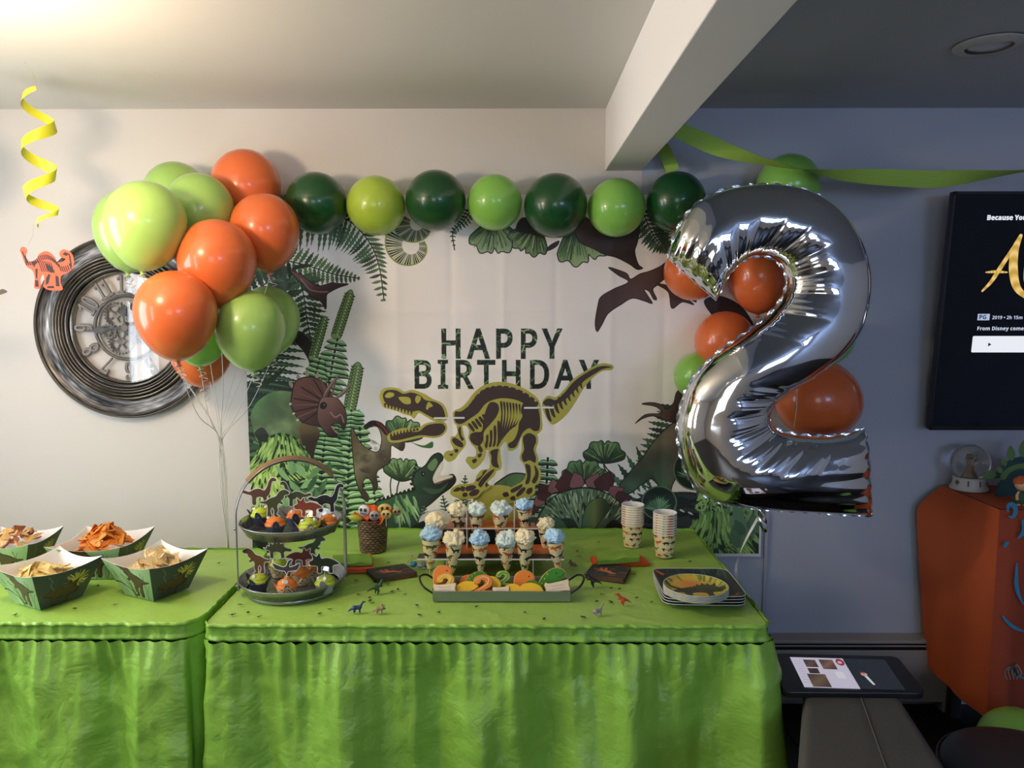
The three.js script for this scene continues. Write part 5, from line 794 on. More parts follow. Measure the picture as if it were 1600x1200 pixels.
// ---------- metal tray of iced biscuits ----------
{
  const f = PY(785, 941, TH), x0 = PZ(676, 935, f.z).x, x1 = PZ(891, 935, f.z).x, W = x1 - x0, D = 0.125, H = 0.031, cx = (x0 + x1) / 2, cz = f.z - D / 2;
  const t = thing('biscuit_tray', 'long grey metal tray with black loop handles holding iced dinosaur biscuits', 'tray', [cx, TH + 0.001, cz]), m = mat(lin(0.26, 0.30, 0.24), 0.45, 0.6);
  const wall = (w, x, z, turn) => new THREE.BoxGeometry(w, H, 0.002).rotateX(0.14).rotateY(turn).translate(x, H / 2, z);
  obj('tray_floor', box(W - 0.008, 0.002, D - 0.008, 0, 0.001, 0), m, t);
  for (const [w, x, z, a] of [[W, 0, D / 2 - 0.002, 0], [W, 0, -D / 2 + 0.002, Math.PI], [D, W / 2 - 0.002, 0, Math.PI / 2], [D, -W / 2 + 0.002, 0, -Math.PI / 2]]) obj('tray_wall', wall(w, x, z, a), m, t);
  obj('rolled_rim', tube([[-W / 2, H, D / 2], [W / 2, H, D / 2], [W / 2, H, -D / 2], [-W / 2, H, -D / 2]].flatMap((p, i, a) => { const b = a[(i + 1) % 4]; return [0.02, 0.34, 0.67, 0.98].map((k) => [p[0] + (b[0] - p[0]) * k, p[1], p[2] + (b[2] - p[2]) * k]); }), 0.002, 80, 6, true), m, t);
  for (const s of [-1, 1]) obj('loop_handle', tube([[s * W / 2, 0.024, -0.045], [s * (W / 2 + 0.028), 0.045, -0.04], [s * (W / 2 + 0.045), 0.052, 0.0], [s * (W / 2 + 0.03), 0.038, 0.04], [s * W / 2, 0.02, 0.05]], 0.0032, 30, 8), M.black, t);
  const dough = mat(lin(0.62, 0.36, 0.13), 0.8), ic = { orange: [0.86, 0.25, 0.03], green: [0.05, 0.26, 0.025], lime: [0.3, 0.55, 0.06], yellow: [0.85, 0.52, 0.03], cream: [0.80, 0.68, 0.50] }, im = {}; for (const k in ic) im[k] = mat(lin(...ic[k]), 0.35);
  const dark = mat(lin(0.02, 0.02, 0.015), 0.5);
  // outlines about 1 unit wide
  const O = {
    head: [[-.45, -.5], [-.5, -.1], [-.42, .28], [-.15, .48], [.2, .46], [.46, .25], [.5, .02], [.38, -.12], [.15, -.18], [.05, -.3], [.1, -.5]],
    dino: [[-.5, -.3], [-.42, .02], [-.2, .22], [.08, .32], [.34, .3], [.5, .14], [.48, -.04], [.3, -.12], [.2, -.3], [-.1, -.36], [-.3, -.34]],
    two: [[-.42, .12], [-.38, .36], [-.1, .5], [.24, .46], [.42, .22], [.36, -.02], [.1, -.22], [.44, -.26], [.48, -.48], [-.46, -.48], [-.44, -.3], [-.02, 0], [.12, .16], [.06, .26], [-.1, .26], [-.18, .1]],
    oval: [[-.5, -.1], [-.3, .2], [.05, .28], [.36, .16], [.5, -.1], [.3, -.24], [-.3, -.24]],
    plaque: [[-.5, .16], [-.44, .24], [-.38, .2], [.38, .24], [.46, .26], [.5, .18], [.47, 0], [.5, -.18], [.44, -.24], [.36, -.21], [-.38, -.22], [-.46, -.25], [-.5, -.17], [-.47, 0]],
  };
  const biscuit = (label, px, py, dz, kind, w, col, tilt, roll = 0, flip = 1) => {
    const z = cz + dz, p = PZ(px, py, z), b = thing('iced_biscuit', label, 'biscuit', p, 0, 'iced biscuits in the metal tray'); b.rotation.set(-tilt, 0, roll, 'YXZ');
    const pts = spl(O[kind], 70).map(([x, y]) => [x * w * flip, y * w]);
    obj('biscuit_base', slab(pts, 0.004, 0.0015), dough, b); obj('icing', slab(pts.map(([x, y]) => [x * 0.93, y * 0.93]), 0.0022, 0.0009, 0.0045), im[col], b);
    if (kind === 'head' || kind === 'dino') { obj('eye_dot', ball(0.0022, w * 0.22 * flip, w * (kind === 'head' ? 0.2 : 0.14), 0.0078, 8), dark, b); obj('smile', tube([[w * 0.44 * flip, w * 0.06, 0.0076], [w * 0.34 * flip, w * 0.0, 0.0076], [w * 0.24 * flip, w * 0.02, 0.0076]], 0.0007, 8, 4), dark, b); }
    if (kind === 'dino') for (let i = 0; i < 3; i++) obj('icing_dot', ball(0.0024, w * (-0.3 + i * 0.13) * flip, w * (0.0 + i * 0.1), 0.0072, 8), im.yellow, b);
    if (kind === 'two') obj('icing_line', tube([[-.3, .2], [-.05, .38], [.24, .3], [.2, .06], [-.2, -.3], [.36, -.38]].map(([x, y]) => [x * w * flip, y * w, 0.0077]), 0.0014, 24, 6), col === 'lime' ? im.green : col === 'green' ? im.lime : im.cream, b);
    if (kind === 'plaque') obj('writing_squiggle', [0.05, -0.06].map((y, j) => tube(Array.from({ length: 15 }, (_, i) => [w * (-0.26 + i * 0.037), y * w + 0.0012 * Math.sin(i * (1.9 + j)), 0.0076]), 0.0004, 40, 4)), mat(lin(0.3, 0.24, 0.16), 0.6), b);
    return b;
  };
  biscuit('orange iced dinosaur head biscuit standing at the left end of the tray', 692, 899, -0.02, 'head', 0.062, 'orange', 0.35, 0.1);
  biscuit('orange edged biscuit behind the left green dinosaur biscuit', 729, 906, -0.045, 'oval', 0.05, 'orange', 0.5, 0.4);
  biscuit('green dinosaur biscuit with yellow dots left of the green number biscuit', 744, 904, -0.03, 'dino', 0.066, 'green', 0.5, 0.05);
  biscuit('dark green iced number 2 biscuit at the back middle of the tray', 786, 905, -0.02, 'two', 0.05, 'lime', 0.35, -0.05);
  biscuit('orange iced dinosaur head biscuit right of the green number biscuit', 819, 908, -0.02, 'head', 0.066, 'orange', 0.45, 0.0);
  biscuit('large green dinosaur biscuit with yellow dots at the right end of the tray', 861, 907, -0.015, 'dino', 0.098, 'green', 0.5, 0.35);
  biscuit('green biscuit lying low between the right orange and large green dinosaurs', 833, 916, 0.0, 'oval', 0.06, 'green', 0.9, -0.2);
  biscuit('yellow number 2 biscuit behind the left cream plaque biscuit', 697, 913, 0.005, 'two', 0.064, 'yellow', 0.6, 0.1);
  biscuit('yellow biscuit lying between the left plaque and the orange number biscuit', 728, 919, 0.025, 'oval', 0.075, 'yellow', 1.0, 0.3);
  biscuit('large orange number 2 biscuit at the front middle of the tray', 755, 916, 0.025, 'two', 0.068, 'orange', 0.7, 0.0);
  biscuit('yellow biscuit leaning on the orange number biscuit', 770, 910, 0.0, 'oval', 0.06, 'yellow', 0.7, -0.4);
  biscuit('cream plaque biscuit at the left front of the tray', 695, 921, 0.042, 'plaque', 0.07, 'cream', 0.7, 0.03);
  biscuit('small cream plaque biscuit at the front middle, beside the orange number', 783, 924, 0.045, 'plaque', 0.052, 'cream', 0.95, 0.02);
  biscuit('brown-edged yellow biscuit right of the small cream plaque', 803, 921, 0.035, 'oval', 0.056, 'yellow', 1.0, -0.35);
  biscuit('long yellow oval biscuit at the front right of the tray', 829, 922, 0.04, 'oval', 0.078, 'yellow', 0.9, -0.05);
  biscuit('cream plaque biscuit tilted at the right end of the tray', 871, 918, 0.035, 'plaque', 0.076, 'cream', 0.65, 0.15);
}

// ---------- cups, plates, napkins ----------
{
  const cupBody = uvByHeight(lathe([[0, 0.004], [0.0285, 0.004], [0.029, 0], [0.030, 0.001], [0.0385, 0.083]], 40), 0.085, 1.15), rimG = lathe([[0.0378, 0.082], [0.0395, 0.0815], [0.0412, 0.083], [0.0405, 0.0855], [0.0388, 0.0855], [0.0378, 0.083], [0.029, 0.006]], 40);
  const stack = (px, py, n, pr, name, step) => {
    const p = PY(px, py, TH); p.z -= 0.028; const x = PZ(px, py - 12, p.z).x;
    for (let i = 0; i < n; i++) {
      const where = i === 0 ? 'bottom' : i === n - 1 ? 'top, open' : null;
      const c = thing('paper_cup', where ? `${where} dinosaur print paper cup of the ${name} stack` : `dinosaur print paper cup, ${['', 'second', 'third', 'fourth', 'fifth', 'sixth', 'seventh', 'eighth', 'ninth'][i]} from the bottom of the ${name} stack`, 'cup', [x, TH + 0.001 + i * step, p.z], 0.4 + i * 0.01, `cups of the ${name} stack`);
      obj('cup_body', cupBody, pr, c); obj('rim', rimG, M.card, c);
    }
  };
  stack(988, 857, 9, M.paperPrint, 'taller left', 0.0086); stack(1038, 873, 9, M.paperPrintB, 'nearer right', 0.0088);
  // plates
  const sqPts = []; { const h = 0.117, r = 0.026; for (const [sx, sy, a0] of [[1, 1, 0], [-1, 1, 90], [-1, -1, 180], [1, -1, 270]]) for (let i = 0; i <= 8; i++) { const a = (a0 + i * 11.25) * Math.PI / 180; sqPts.push([sx * (h - r) + Math.cos(a) * r, sy * (h - r) + Math.sin(a) * r]); } }
  const dishOf = (pts, lift, th) => { const n = pts.length, ringAt = (k, y) => pts.map(([x, z]) => [x * k, y, z * k]), rows = [[0, 0], [0.5, 0], [0.78, 0.0], [0.86, lift * 0.4], [0.97, lift], [1, lift], [1, lift - th], [0.86, lift * 0.4 - th], [0.78, -th], [0, -th]]; return grid(n, rows.length - 1, (u, v) => { const i = Math.round(u * n) % n, [k, y] = rows[Math.round(v * (rows.length - 1))]; return [pts[i][0] * k, y, pts[i][1] * k]; }, (u, v) => { const i = Math.round(u * n) % n, k = rows[Math.round(v * (rows.length - 1))][0]; return [0.5 + pts[i][0] * k * 4, 0.5 - pts[i][1] * k * 4]; }); };
  seed = 61; const [cv, c] = canvas(512, 512); c.fillStyle = '#22302c'; c.fillRect(0, 0, 512, 512);
  for (let i = 0; i < 40; i++) { c.strokeStyle = ['#2f4338', '#182420', '#3d5244'][i % 3]; c.lineWidth = rnd(6, 20); c.beginPath(); const x = rnd(512), y = rnd(512); c.moveTo(x, y); c.quadraticCurveTo(x + rnd(-60, 60), y - 80, x + rnd(-120, 120), y - rnd(60, 160)); c.stroke(); }
  printSil(c, 'rex', 240, 260, 330, 0, '#11150f'); printSil(c, 'trike', 120, 400, 150, 0.2, '#4a4024'); c.fillStyle = '#e2632f'; for (const [x, y, a] of [[440, 420, -0.5], [170, 440, 0.2], [60, 60, 0.4]]) { c.save(); c.translate(x, y); c.rotate(a); c.fillRect(-28, -9, 56, 18); c.restore(); }
  const [cw, d] = canvas(512, 512); const g = d.createRadialGradient(240, 180, 20, 256, 256, 260); g.addColorStop(0, '#e08a3a'); g.addColorStop(0.35, '#d9b23c'); g.addColorStop(1, '#9aa23a'); d.fillStyle = g; d.fillRect(0, 0, 512, 512);
  for (let i = 0; i < 60; i++) { d.strokeStyle = ['#6f8433', '#8f9a36', '#c9b94a'][i % 3]; d.lineWidth = rnd(6, 18); const a = rnd(6.283); d.beginPath(); d.moveTo(256 + Math.cos(a) * 250, 256 + Math.sin(a) * 250); d.lineTo(256 + Math.cos(a + 0.2) * rnd(120, 190), 256 + Math.sin(a + 0.2) * rnd(120, 190)); d.stroke(); }
  printSil(d, 'trike', 262, 300, 330, 0, '#2c3116'); printSil(d, 'stego', 330, 250, 220, 0.1, '#3f451c'); d.strokeStyle = '#2c3116'; d.lineWidth = 26; d.beginPath(); d.moveTo(90, 160); d.quadraticCurveTo(150, 280, 260, 310); d.stroke();
  const sqM = mat('#ffffff', 0.35, 0, { map: texOf(cv) }), rdM = mat('#ffffff', 0.4, 0, { map: texOf(cw) }), edgeM = mat(lin(0.62, 0.64, 0.6), 0.5);
  const cx = 0.545, cz = 0.763, sq = dishOf(sqPts, 0.012, 0.003);
  const rimRing = (pts, y) => tube(pts.filter((_, i) => i % 2 === 0).map(([x, z]) => [x, y, z]), 0.0014, 60, 5, true);
  for (let i = 0; i < 4; i++) { const p = thing('square_plate', `dark square dinosaur plate, ${['lowest', 'second from the bottom', 'third from the bottom', 'topmost under the round plates'][i]} of its stack`, 'plate', [cx, TH + 0.004 + i * 0.0082, cz], -0.04 + i * 0.012, 'stack of square plates'); obj('plate_dish', sq, sqM, p); obj('plate_rim', rimRing(sqPts, 0.0115), edgeM, p); }
  const rdPts = Array.from({ length: 40 }, (_, i) => [Math.cos(-i / 40 * 6.2832) * 0.091, Math.sin(-i / 40 * 6.2832) * 0.091]), rd = dishOf(rdPts.map(([x, z]) => [x, -z]), 0.010, 0.003);
  const r0 = PY(1087, 921, TH + 0.05);
  for (let i = 0; i < 5; i++) { const p = thing('round_plate', `yellow-green round dinosaur plate, ${['lowest', 'second', 'middle', 'fourth', 'topmost'][i]} of the stack on the square plates`, 'plate', [r0.x, TH + 0.036 + i * 0.0044, r0.z], i * 0.02, 'stack of round plates'); obj('plate_dish', rd, rdM, p); obj('plate_rim', rimRing(rdPts, 0.0095), edgeM, p); }
  // napkins: each stack a wavy pad of paper
  const pad = (label, pxs, y, h, m, wav, sd, name = 'napkin_stack') => {
    const P = pxs.map(([x, q]) => PY(x, q, y)), o = P[0].clone().add(P[1]).add(P[2]).add(P[3]).multiplyScalar(0.25), t = thing(name, label, 'napkins', [o.x, y, o.z]);
    const at = (u, v) => { const a = P[0].clone().lerp(P[1], u), b = P[3].clone().lerp(P[2], u); return a.lerp(b, v).sub(o); }, hh = (u, v) => h + wav * (0.8 * N3(u * 2.2 + sd, v * 2.2, sd) + 0.35 * Math.sin(u * 14 + sd) * v);
    const layers = 5, geos = [];
    for (let k = 0; k < layers; k++) { const f0 = k / layers, f1 = (k + 0.82) / layers, inn = (k % 2) * 0.0012, e = (u, v, f) => { const p = at(inn * 6 + u * (1 - inn * 12), inn * 6 + v * (1 - inn * 12)); p.y = 0.001 + hh(u, v) * f; return p; };
      const per = (s) => s < 0.25 ? [s * 4, 0] : s < 0.5 ? [1, (s - 0.25) * 4] : s < 0.75 ? [1 - (s - 0.5) * 4, 1] : [0, 1 - (s - 0.75) * 4];
      geos.push(grid(96, 1, (s, v) => { const [a, b] = per(Math.min(s, 0.99999)); return e(a, b, v ? f0 : f1); })); geos.push(grid(24, 16, (u, v) => e(u, v, f1))); }
    obj('paper_layers', geos, m, t); return t;
  };
  const nO = mat(lin(0.78, 0.11, 0.02), 0.8, 0, { side: THREE.DoubleSide }), nG = mat(lin(0.24, 0.45, 0.05), 0.8, 0, { side: THREE.DoubleSide });
  pad('orange paper napkins under the green napkins beside the paper cups', [[922, 876], [992, 868], [1016, 884], [930, 888]], TH, 0.013, nO, 0.004, 3); pad('wavy green paper napkins on orange napkins beside the paper cups', [[932, 870], [994, 864], [1000, 878], [934, 883]], TH + 0.017, 0.016, nG, 0.005, 5);
  pad('orange paper napkins under green ones beside the brown bucket', [[520, 874], [580, 871], [584, 895], [520, 897]], TH, 0.014, nO, 0.003, 8); pad('green paper napkins on orange napkins beside the brown bucket', [[520, 872], [578, 868], [582, 884], [520, 886]], TH + 0.017, 0.008, nG, 0.006, 11);
  const [cn, e] = canvas(256, 256); e.fillStyle = '#2a322f'; e.fillRect(0, 0, 256, 256); seed = 71; for (let i = 0; i < 26; i++) { e.strokeStyle = ['#c8603a', '#4a5a58', '#141816', '#6d4a34'][i % 4]; e.lineWidth = rnd(4, 12); const x = rnd(256), y = rnd(256); e.beginPath(); e.moveTo(x, y); e.lineTo(x + rnd(10, 70), y + rnd(-20, 20)); e.stroke(); } printSil(e, 'rex', 110, 130, 150, 0.2, '#d9734a');
  const nD = mat('#ffffff', 0.6, 0, { map: texOf(cn), side: THREE.DoubleSide });
  pad('dark printed dinosaur napkins in front of the orange napkins by the cups', [[926, 888], [986, 892], [975, 912], [914, 904]], TH, 0.015, nD, 0.001, 2); pad('dark printed dinosaur napkins in front of the bucket, left of the biscuit tray', [[572, 896], [632, 887], [652, 901], [588, 911]], TH, 0.014, nD, 0.001, 6);
  // clear bag of sweets
  const bp = PY(657, 893, TH), bag = thing('sweet_bag', 'small clear bag of blue and grey sweets left of the cone stand', 'bag', [bp.x, TH + 0.001, bp.z - 0.02]);
  obj('clear_film', smoothBlob(1, 3, (v) => { const k = 1 + 0.12 * N3(v.x * 3, v.y * 3, v.z * 3); v.multiplyScalar(k); v.x *= 0.05; v.z *= 0.022; v.y = v.y < 0 ? v.y * 0.012 + 0.012 : 0.012 + v.y * 0.032; v.y = Math.max(0.0005, v.y); }), phys(lin(0.95, 0.95, 0.95), 0.08, { transmission: 1, thickness: 0, ior: 1.4 }), bag);
  for (const [x, y, z, r, cc] of [[-0.026, 0.017, 0, 0.013, [0.03, 0.25, 0.35]], [-0.004, 0.014, 0.003, 0.011, [0.35, 0.35, 0.36]], [0.02, 0.014, 0, 0.011, [0.05, 0.08, 0.09]], [0.008, 0.014, -0.008, 0.01, [0.1, 0.3, 0.36]]]) obj('sweet', smoothBlob(r, 2, (v) => { v.y *= 0.85; v.x += x; v.y += y; v.z += z; }), mat(lin(...cc), 0.25), bag);
  obj('twist_tie', [tube([[-0.03, 0.04, 0], [-0.032, 0.05, 0.004], [-0.042, 0.055, 0]], 0.002, 8, 5), tube([[-0.03, 0.04, 0], [-0.026, 0.052, 0], [-0.016, 0.054, 0]], 0.002, 8, 5)], mat(lin(0.6, 0.45, 0.36), 0.5), bag);
}

// ---------- toy dinosaurs and confetti ----------
{
  // a rounded body from tapered limbs, joined smoothly
  const RES = 44, mc = new MarchingCubes(RES, M.black, false, false, 40000);
  const toyGeo = (bones) => {
    const cap = (p, b) => { const [ax, ay, az, ra, bx, by, bz, rb] = b, dx = bx - ax, dy = by - ay, dz = bz - az, t = Math.max(0, Math.min(1, ((p[0] - ax) * dx + (p[1] - ay) * dy + (p[2] - az) * dz) / (dx * dx + dy * dy + dz * dz))); return Math.hypot(p[0] - ax - dx * t, p[1] - ay - dy * t, p[2] - az - dz * t) - (ra + (rb - ra) * t); };
    mc.isolation = 0;
    for (let z = 0, i = 0; z < RES; z++) for (let y = 0; y < RES; y++) for (let x = 0; x < RES; x++, i++) { const p = [x, y, z].map((v) => (v - RES / 2) / (RES / 2)); let s = 0; for (const b of bones) s += Math.exp(-cap(p, b) * 26); mc.field[i] = Math.log(s) / 26; }
    mc.update(); const n = mc.count, g = new THREE.BufferGeometry(); g.setAttribute('position', new THREE.BufferAttribute(mc.positionArray.slice(0, n * 3), 3)); const w = mergeVertices(g, 1e-4); w.computeVertexNormals(); w.computeBoundingBox(); w.translate(0, -w.boundingBox.min.y, 0); w.setAttribute('uv', new THREE.Float32BufferAttribute(new Float32Array(w.attributes.position.count * 2), 2)); return w;
  };
  const legs4 = (y, r = 0.075) => [[0.24, y, 0.14, r + 0.02, 0.26, -0.5, 0.16, r], [0.24, y, -0.14, r + 0.02, 0.22, -0.5, -0.16, r], [-0.24, y, 0.14, r + 0.03, -0.26, -0.5, 0.16, r], [-0.24, y, -0.14, r + 0.03, -0.2, -0.5, -0.16, r]];
  const B = {
    sauro: [[-0.25, -0.1, 0, 0.2, 0.25, -0.08, 0, 0.19], [0.3, 0, 0, 0.14, 0.55, 0.4, 0, 0.07], [0.55, 0.4, 0, 0.09, 0.75, 0.42, 0, 0.06], [-0.3, -0.1, 0, 0.15, -0.62, -0.25, 0, 0.07], [-0.62, -0.25, 0, 0.07, -0.85, -0.45, 0, 0.03], ...legs4(-0.15)],
    rex: [[-0.2, 0, 0, 0.17, 0.2, 0.15, 0, 0.16], [0.22, 0.2, 0, 0.12, 0.4, 0.48, 0, 0.1], [0.4, 0.5, 0, 0.12, 0.64, 0.46, 0, 0.07], [-0.25, 0, 0, 0.14, -0.6, -0.1, 0, 0.07], [-0.6, -0.1, 0, 0.07, -0.85, -0.3, 0, 0.03], [-0.05, -0.05, 0.12, 0.12, 0.05, -0.28, 0.15, 0.08], [0.05, -0.28, 0.15, 0.07, -0.02, -0.55, 0.16, 0.06], [-0.1, -0.05, -0.12, 0.12, -0.1, -0.28, -0.15, 0.08], [-0.1, -0.28, -0.15, 0.07, -0.15, -0.55, -0.16, 0.06], [0.28, 0.1, 0.12, 0.05, 0.4, 0, 0.12, 0.03], [0.28, 0.1, -0.12, 0.05, 0.4, 0, -0.12, 0.03]],
    trike: [[-0.28, -0.1, 0, 0.22, 0.2, -0.08, 0, 0.22], [0.3, -0.02, 0, 0.18, 0.6, -0.12, 0, 0.09], [0.34, 0.1, 0, 0.1, 0.3, 0.34, 0, 0.12], [0.42, 0.1, 0.08, 0.05, 0.62, 0.34, 0.1, 0.02], [0.42, 0.1, -0.08, 0.05, 0.62, 0.34, -0.1, 0.02], [-0.3, -0.12, 0, 0.14, -0.8, -0.4, 0, 0.03], ...legs4(-0.18)],
  };
  const sau = toyGeo(B.sauro), rex = toyGeo(B.rex), tri = toyGeo(B.trike), geos = { sau, rex, tri };
  const toy = (label, px, py, kind, s, col, turn) => { const p = PY(px, py, TH + 0.002), t = thing('toy_dinosaur', label, 'toy dinosaur', p, turn, 'toy dinosaurs on the green cover'); obj('moulded_body', geos[kind].clone().scale(s, s, s), mat(lin(...col), 0.35), t); return t; };
  toy('blue plastic toy dinosaur beside the two-tier stand', 558, 957, 'sau', 0.03, [0.012, 0.03, 0.13], 0.15);
  toy('brown and white plastic toy dinosaur right of the blue one', 593, 958, 'tri', 0.026, [0.30, 0.21, 0.12], 0.1);
  toy('dark green plastic toy dinosaur in front of the dark napkins by the bucket', 590, 928, 'rex', 0.036, [0.02, 0.07, 0.025], 0.4);
  toy('black plastic horned toy dinosaur at the right of the biscuit tray', 925, 917, 'rex', 0.036, [0.015, 0.015, 0.014], 2.9);
  toy('red plastic toy dinosaur left of the square plates', 972, 946, 'rex', 0.03, [0.5, 0.05, 0.02], 3.0);
  toy('grey and white plastic toy dinosaur at the front edge, left of the red one', 934, 961, 'sau', 0.028, [0.32, 0.3, 0.27], 0.5);
  toy('tan plastic toy dinosaur behind the biscuit tray, left of the green napkins', 895, 886, 'tri', 0.024, [0.2, 0.15, 0.09], 2.6);
  seed = 81;
  const cg = ['rex', 'stego', 'sauro', 'trike'].map((k) => { const g = slab(spl(SIL[k], 28).map(([x, y]) => [x * 0.017, y * 0.017]), 0.0004).rotateX(-Math.PI / 2); return g; }), cm = [mat(lin(0.02, 0.03, 0.01), 0.5), mat(lin(0.015, 0.015, 0.012), 0.5)];
  const spots = [[375, 946], [388, 958], [362, 962], [365, 961], [405, 965], [500, 960], [515, 953], [585, 910], [556, 908], [578, 935], [582, 944], [578, 940], [607, 880], [620, 885], [606, 914], [613, 925], [622, 922], [533, 870], [633, 930], [652, 947], [686, 958], [745, 949], [820, 958], [655, 962], [910, 965], [955, 920], [963, 930], [932, 941], [990, 898], [954, 941], [1018, 942], [1078, 878], [905, 870], [902, 862], [935, 848], [1032, 890], [968, 921], [955, 943], [940, 930], [995, 935], [24, 962], [117, 952], [180, 946], [153, 916], [342, 881], [912, 966], [525, 905], [850, 968], [596, 860], [560, 930]];
  spots.forEach(([x, y], i) => { const p = PY(x, y, TH), m = tag(obj('confetti_piece', cg[i % 4], cm[i % 2]), x < 316 ? 'dark dinosaur confetti scattered on the cover with the chip trays' : 'dark dinosaur confetti scattered on the middle green cover', 'confetti', x < 316 ? 'confetti on the snack table' : 'confetti on the middle table'); m.position.set(p.x, TH + 0.003, p.z); m.rotation.y = rnd(6.28); });
}

// ---------- right-hand side: television, console, heater, tablet ----------
{
  // television, leaning forward on its wall bracket
  const zt = 0.155, zb = 0.075, tl = PZ(1485, 299, zt), bl = PZ(1457, 672, zb), h = Math.hypot(tl.y - bl.y, zt - zb), lean = Math.atan2(zt - zb, tl.y - bl.y), W = 1.62, xl = (tl.x + bl.x) / 2;
  const t = thing('television', 'large black wall television tilted forward, showing a film menu', 'television', [xl, (tl.y + bl.y) / 2, (zt + zb) / 2]); t.rotation.x = lean;
  obj('casing', rbox(W, h, 0.03, 0.006, W / 2, 0, -0.0165), M.black, t);
  obj('wall_bracket', box(0.3, 0.2, 0.07, W / 2, 0, -0.064), M.dark, t);
  for (const [w, hh, x, y] of [[W, 0.012, W / 2, h / 2 - 0.006], [W, 0.02, W / 2, -h / 2 + 0.01], [0.012, h, 0.006, 0], [0.012, h, W - 0.006, 0]]) obj('bezel', box(w, hh, 0.004, x, y, -0.0005), M.black, t);
  const CW = 2048, CH = Math.round(2048 * h / W), [cv, c] = canvas(CW, CH), k = CW / W;
  const bg = c.createLinearGradient(0, 0, CW, CH); bg.addColorStop(0, '#04060b'); bg.addColorStop(0.5, '#060a16'); bg.addColorStop(1, '#030408'); c.fillStyle = bg; c.fillRect(0, 0, CW, CH);
  const s = frameAt(1540, 480, 0.115), m = (px, py) => { const p = PZ(px, py, 0.115 + (480 - py) / 374 * (zt - zb)); return [(p.x - xl) * k, CH / 2 - ((p.y - t.position.y) / Math.cos(lean)) * k]; }, u = s.sx * k;
  const text = (str, px, py, size, col, font = 'sans-serif', st = 0) => { c.font = `bold ${size * u}px ${font}`; c.fillStyle = col; const [x, y] = m(px, py); c.fillText(str, x, y); if (st) { c.lineWidth = st; c.strokeStyle = col; c.strokeText(str, x, y); } };
  text('Because You Watched', 1538, 341, 10.2, '#eef2ff', 'sans-serif', 2);
  text('2019 \u2022 2h 15m \u2022 Action', 1546, 500, 7.4, '#cfd8f0'); text('From Disney comes', 1522, 518, 8.4, '#e6ecff');
  { const [x, y] = m(1523, 501); c.fillStyle = '#b9c6e6'; c.fillRect(x, y - 9.5 * u, 19 * u, 10.5 * u); c.font = `bold ${9.5 * u}px sans-serif`; c.fillStyle = '#0a1020'; c.fillText('PG', x + 2 * u, y - 1 * u); }
  { const [x, y] = m(1516, 527); c.fillStyle = '#f4f7ff'; c.beginPath(); c.roundRect(x, y, 190 * u, 27 * u, 2 * u); c.fill(); c.fillStyle = '#16203a'; c.beginPath(); c.moveTo(x + 26 * u, y + 11 * u); c.lineTo(x + 26 * u, y + 17 * u); c.lineTo(x + 31 * u, y + 14 * u); c.fill(); }
  // script title, brush-lettered in gold
  const stroke = (pts, w0, w1) => { const q = spl(pts, 60, false).map(([x, y]) => m(x, y)); for (let i = 1; i < q.length; i++) { const f = i / q.length, g = 0.5 + 0.5 * Math.sin(f * 40); c.strokeStyle = `rgb(${205 + g * 45},${165 + g * 45},${70 + g * 60})`; c.lineCap = 'round'; c.lineWidth = (w0 + (w1 - w0) * Math.sin(f * Math.PI)) * u; c.beginPath(); c.moveTo(...q[i - 1]); c.lineTo(...q[i]); c.stroke(); } };
  stroke([[1531, 455], [1545, 440], [1558, 420], [1574, 395], [1592, 366]], 3, 7); stroke([[1592, 366], [1583, 388], [1580, 420], [1586, 450], [1604, 468]], 5, 14); stroke([[1537, 425], [1552, 424], [1570, 425]], 2, 4.5);
  stroke([[1606, 440], [1618, 400], [1626, 372], [1614, 376], [1602, 410], [1600, 440], [1612, 462]], 4, 8); stroke([[1640, 425], [1628, 432], [1630, 456], [1648, 440], [1660, 372]], 4, 7);
  const tx = texOf(cv); obj('screen', new THREE.PlaneGeometry(W - 0.016, h - 0.024).translate(W / 2, 0.003, 0.0018), phys(lin(0.004, 0.004, 0.005), 0.2, { specularIntensity: 0.35, emissive: '#ffffff', emissiveMap: tx, emissiveIntensity: 0.9 }), t);
  const L = new THREE.RectAreaLight(new THREE.Color(0.5, 0.6, 1), 0.06, W - 0.1, h - 0.1); L.position.set(xl + W / 2, t.position.y, t.position.z + 0.04); L.lookAt(xl + W / 2, t.position.y - 0.1, 3); scene.add(L);
}
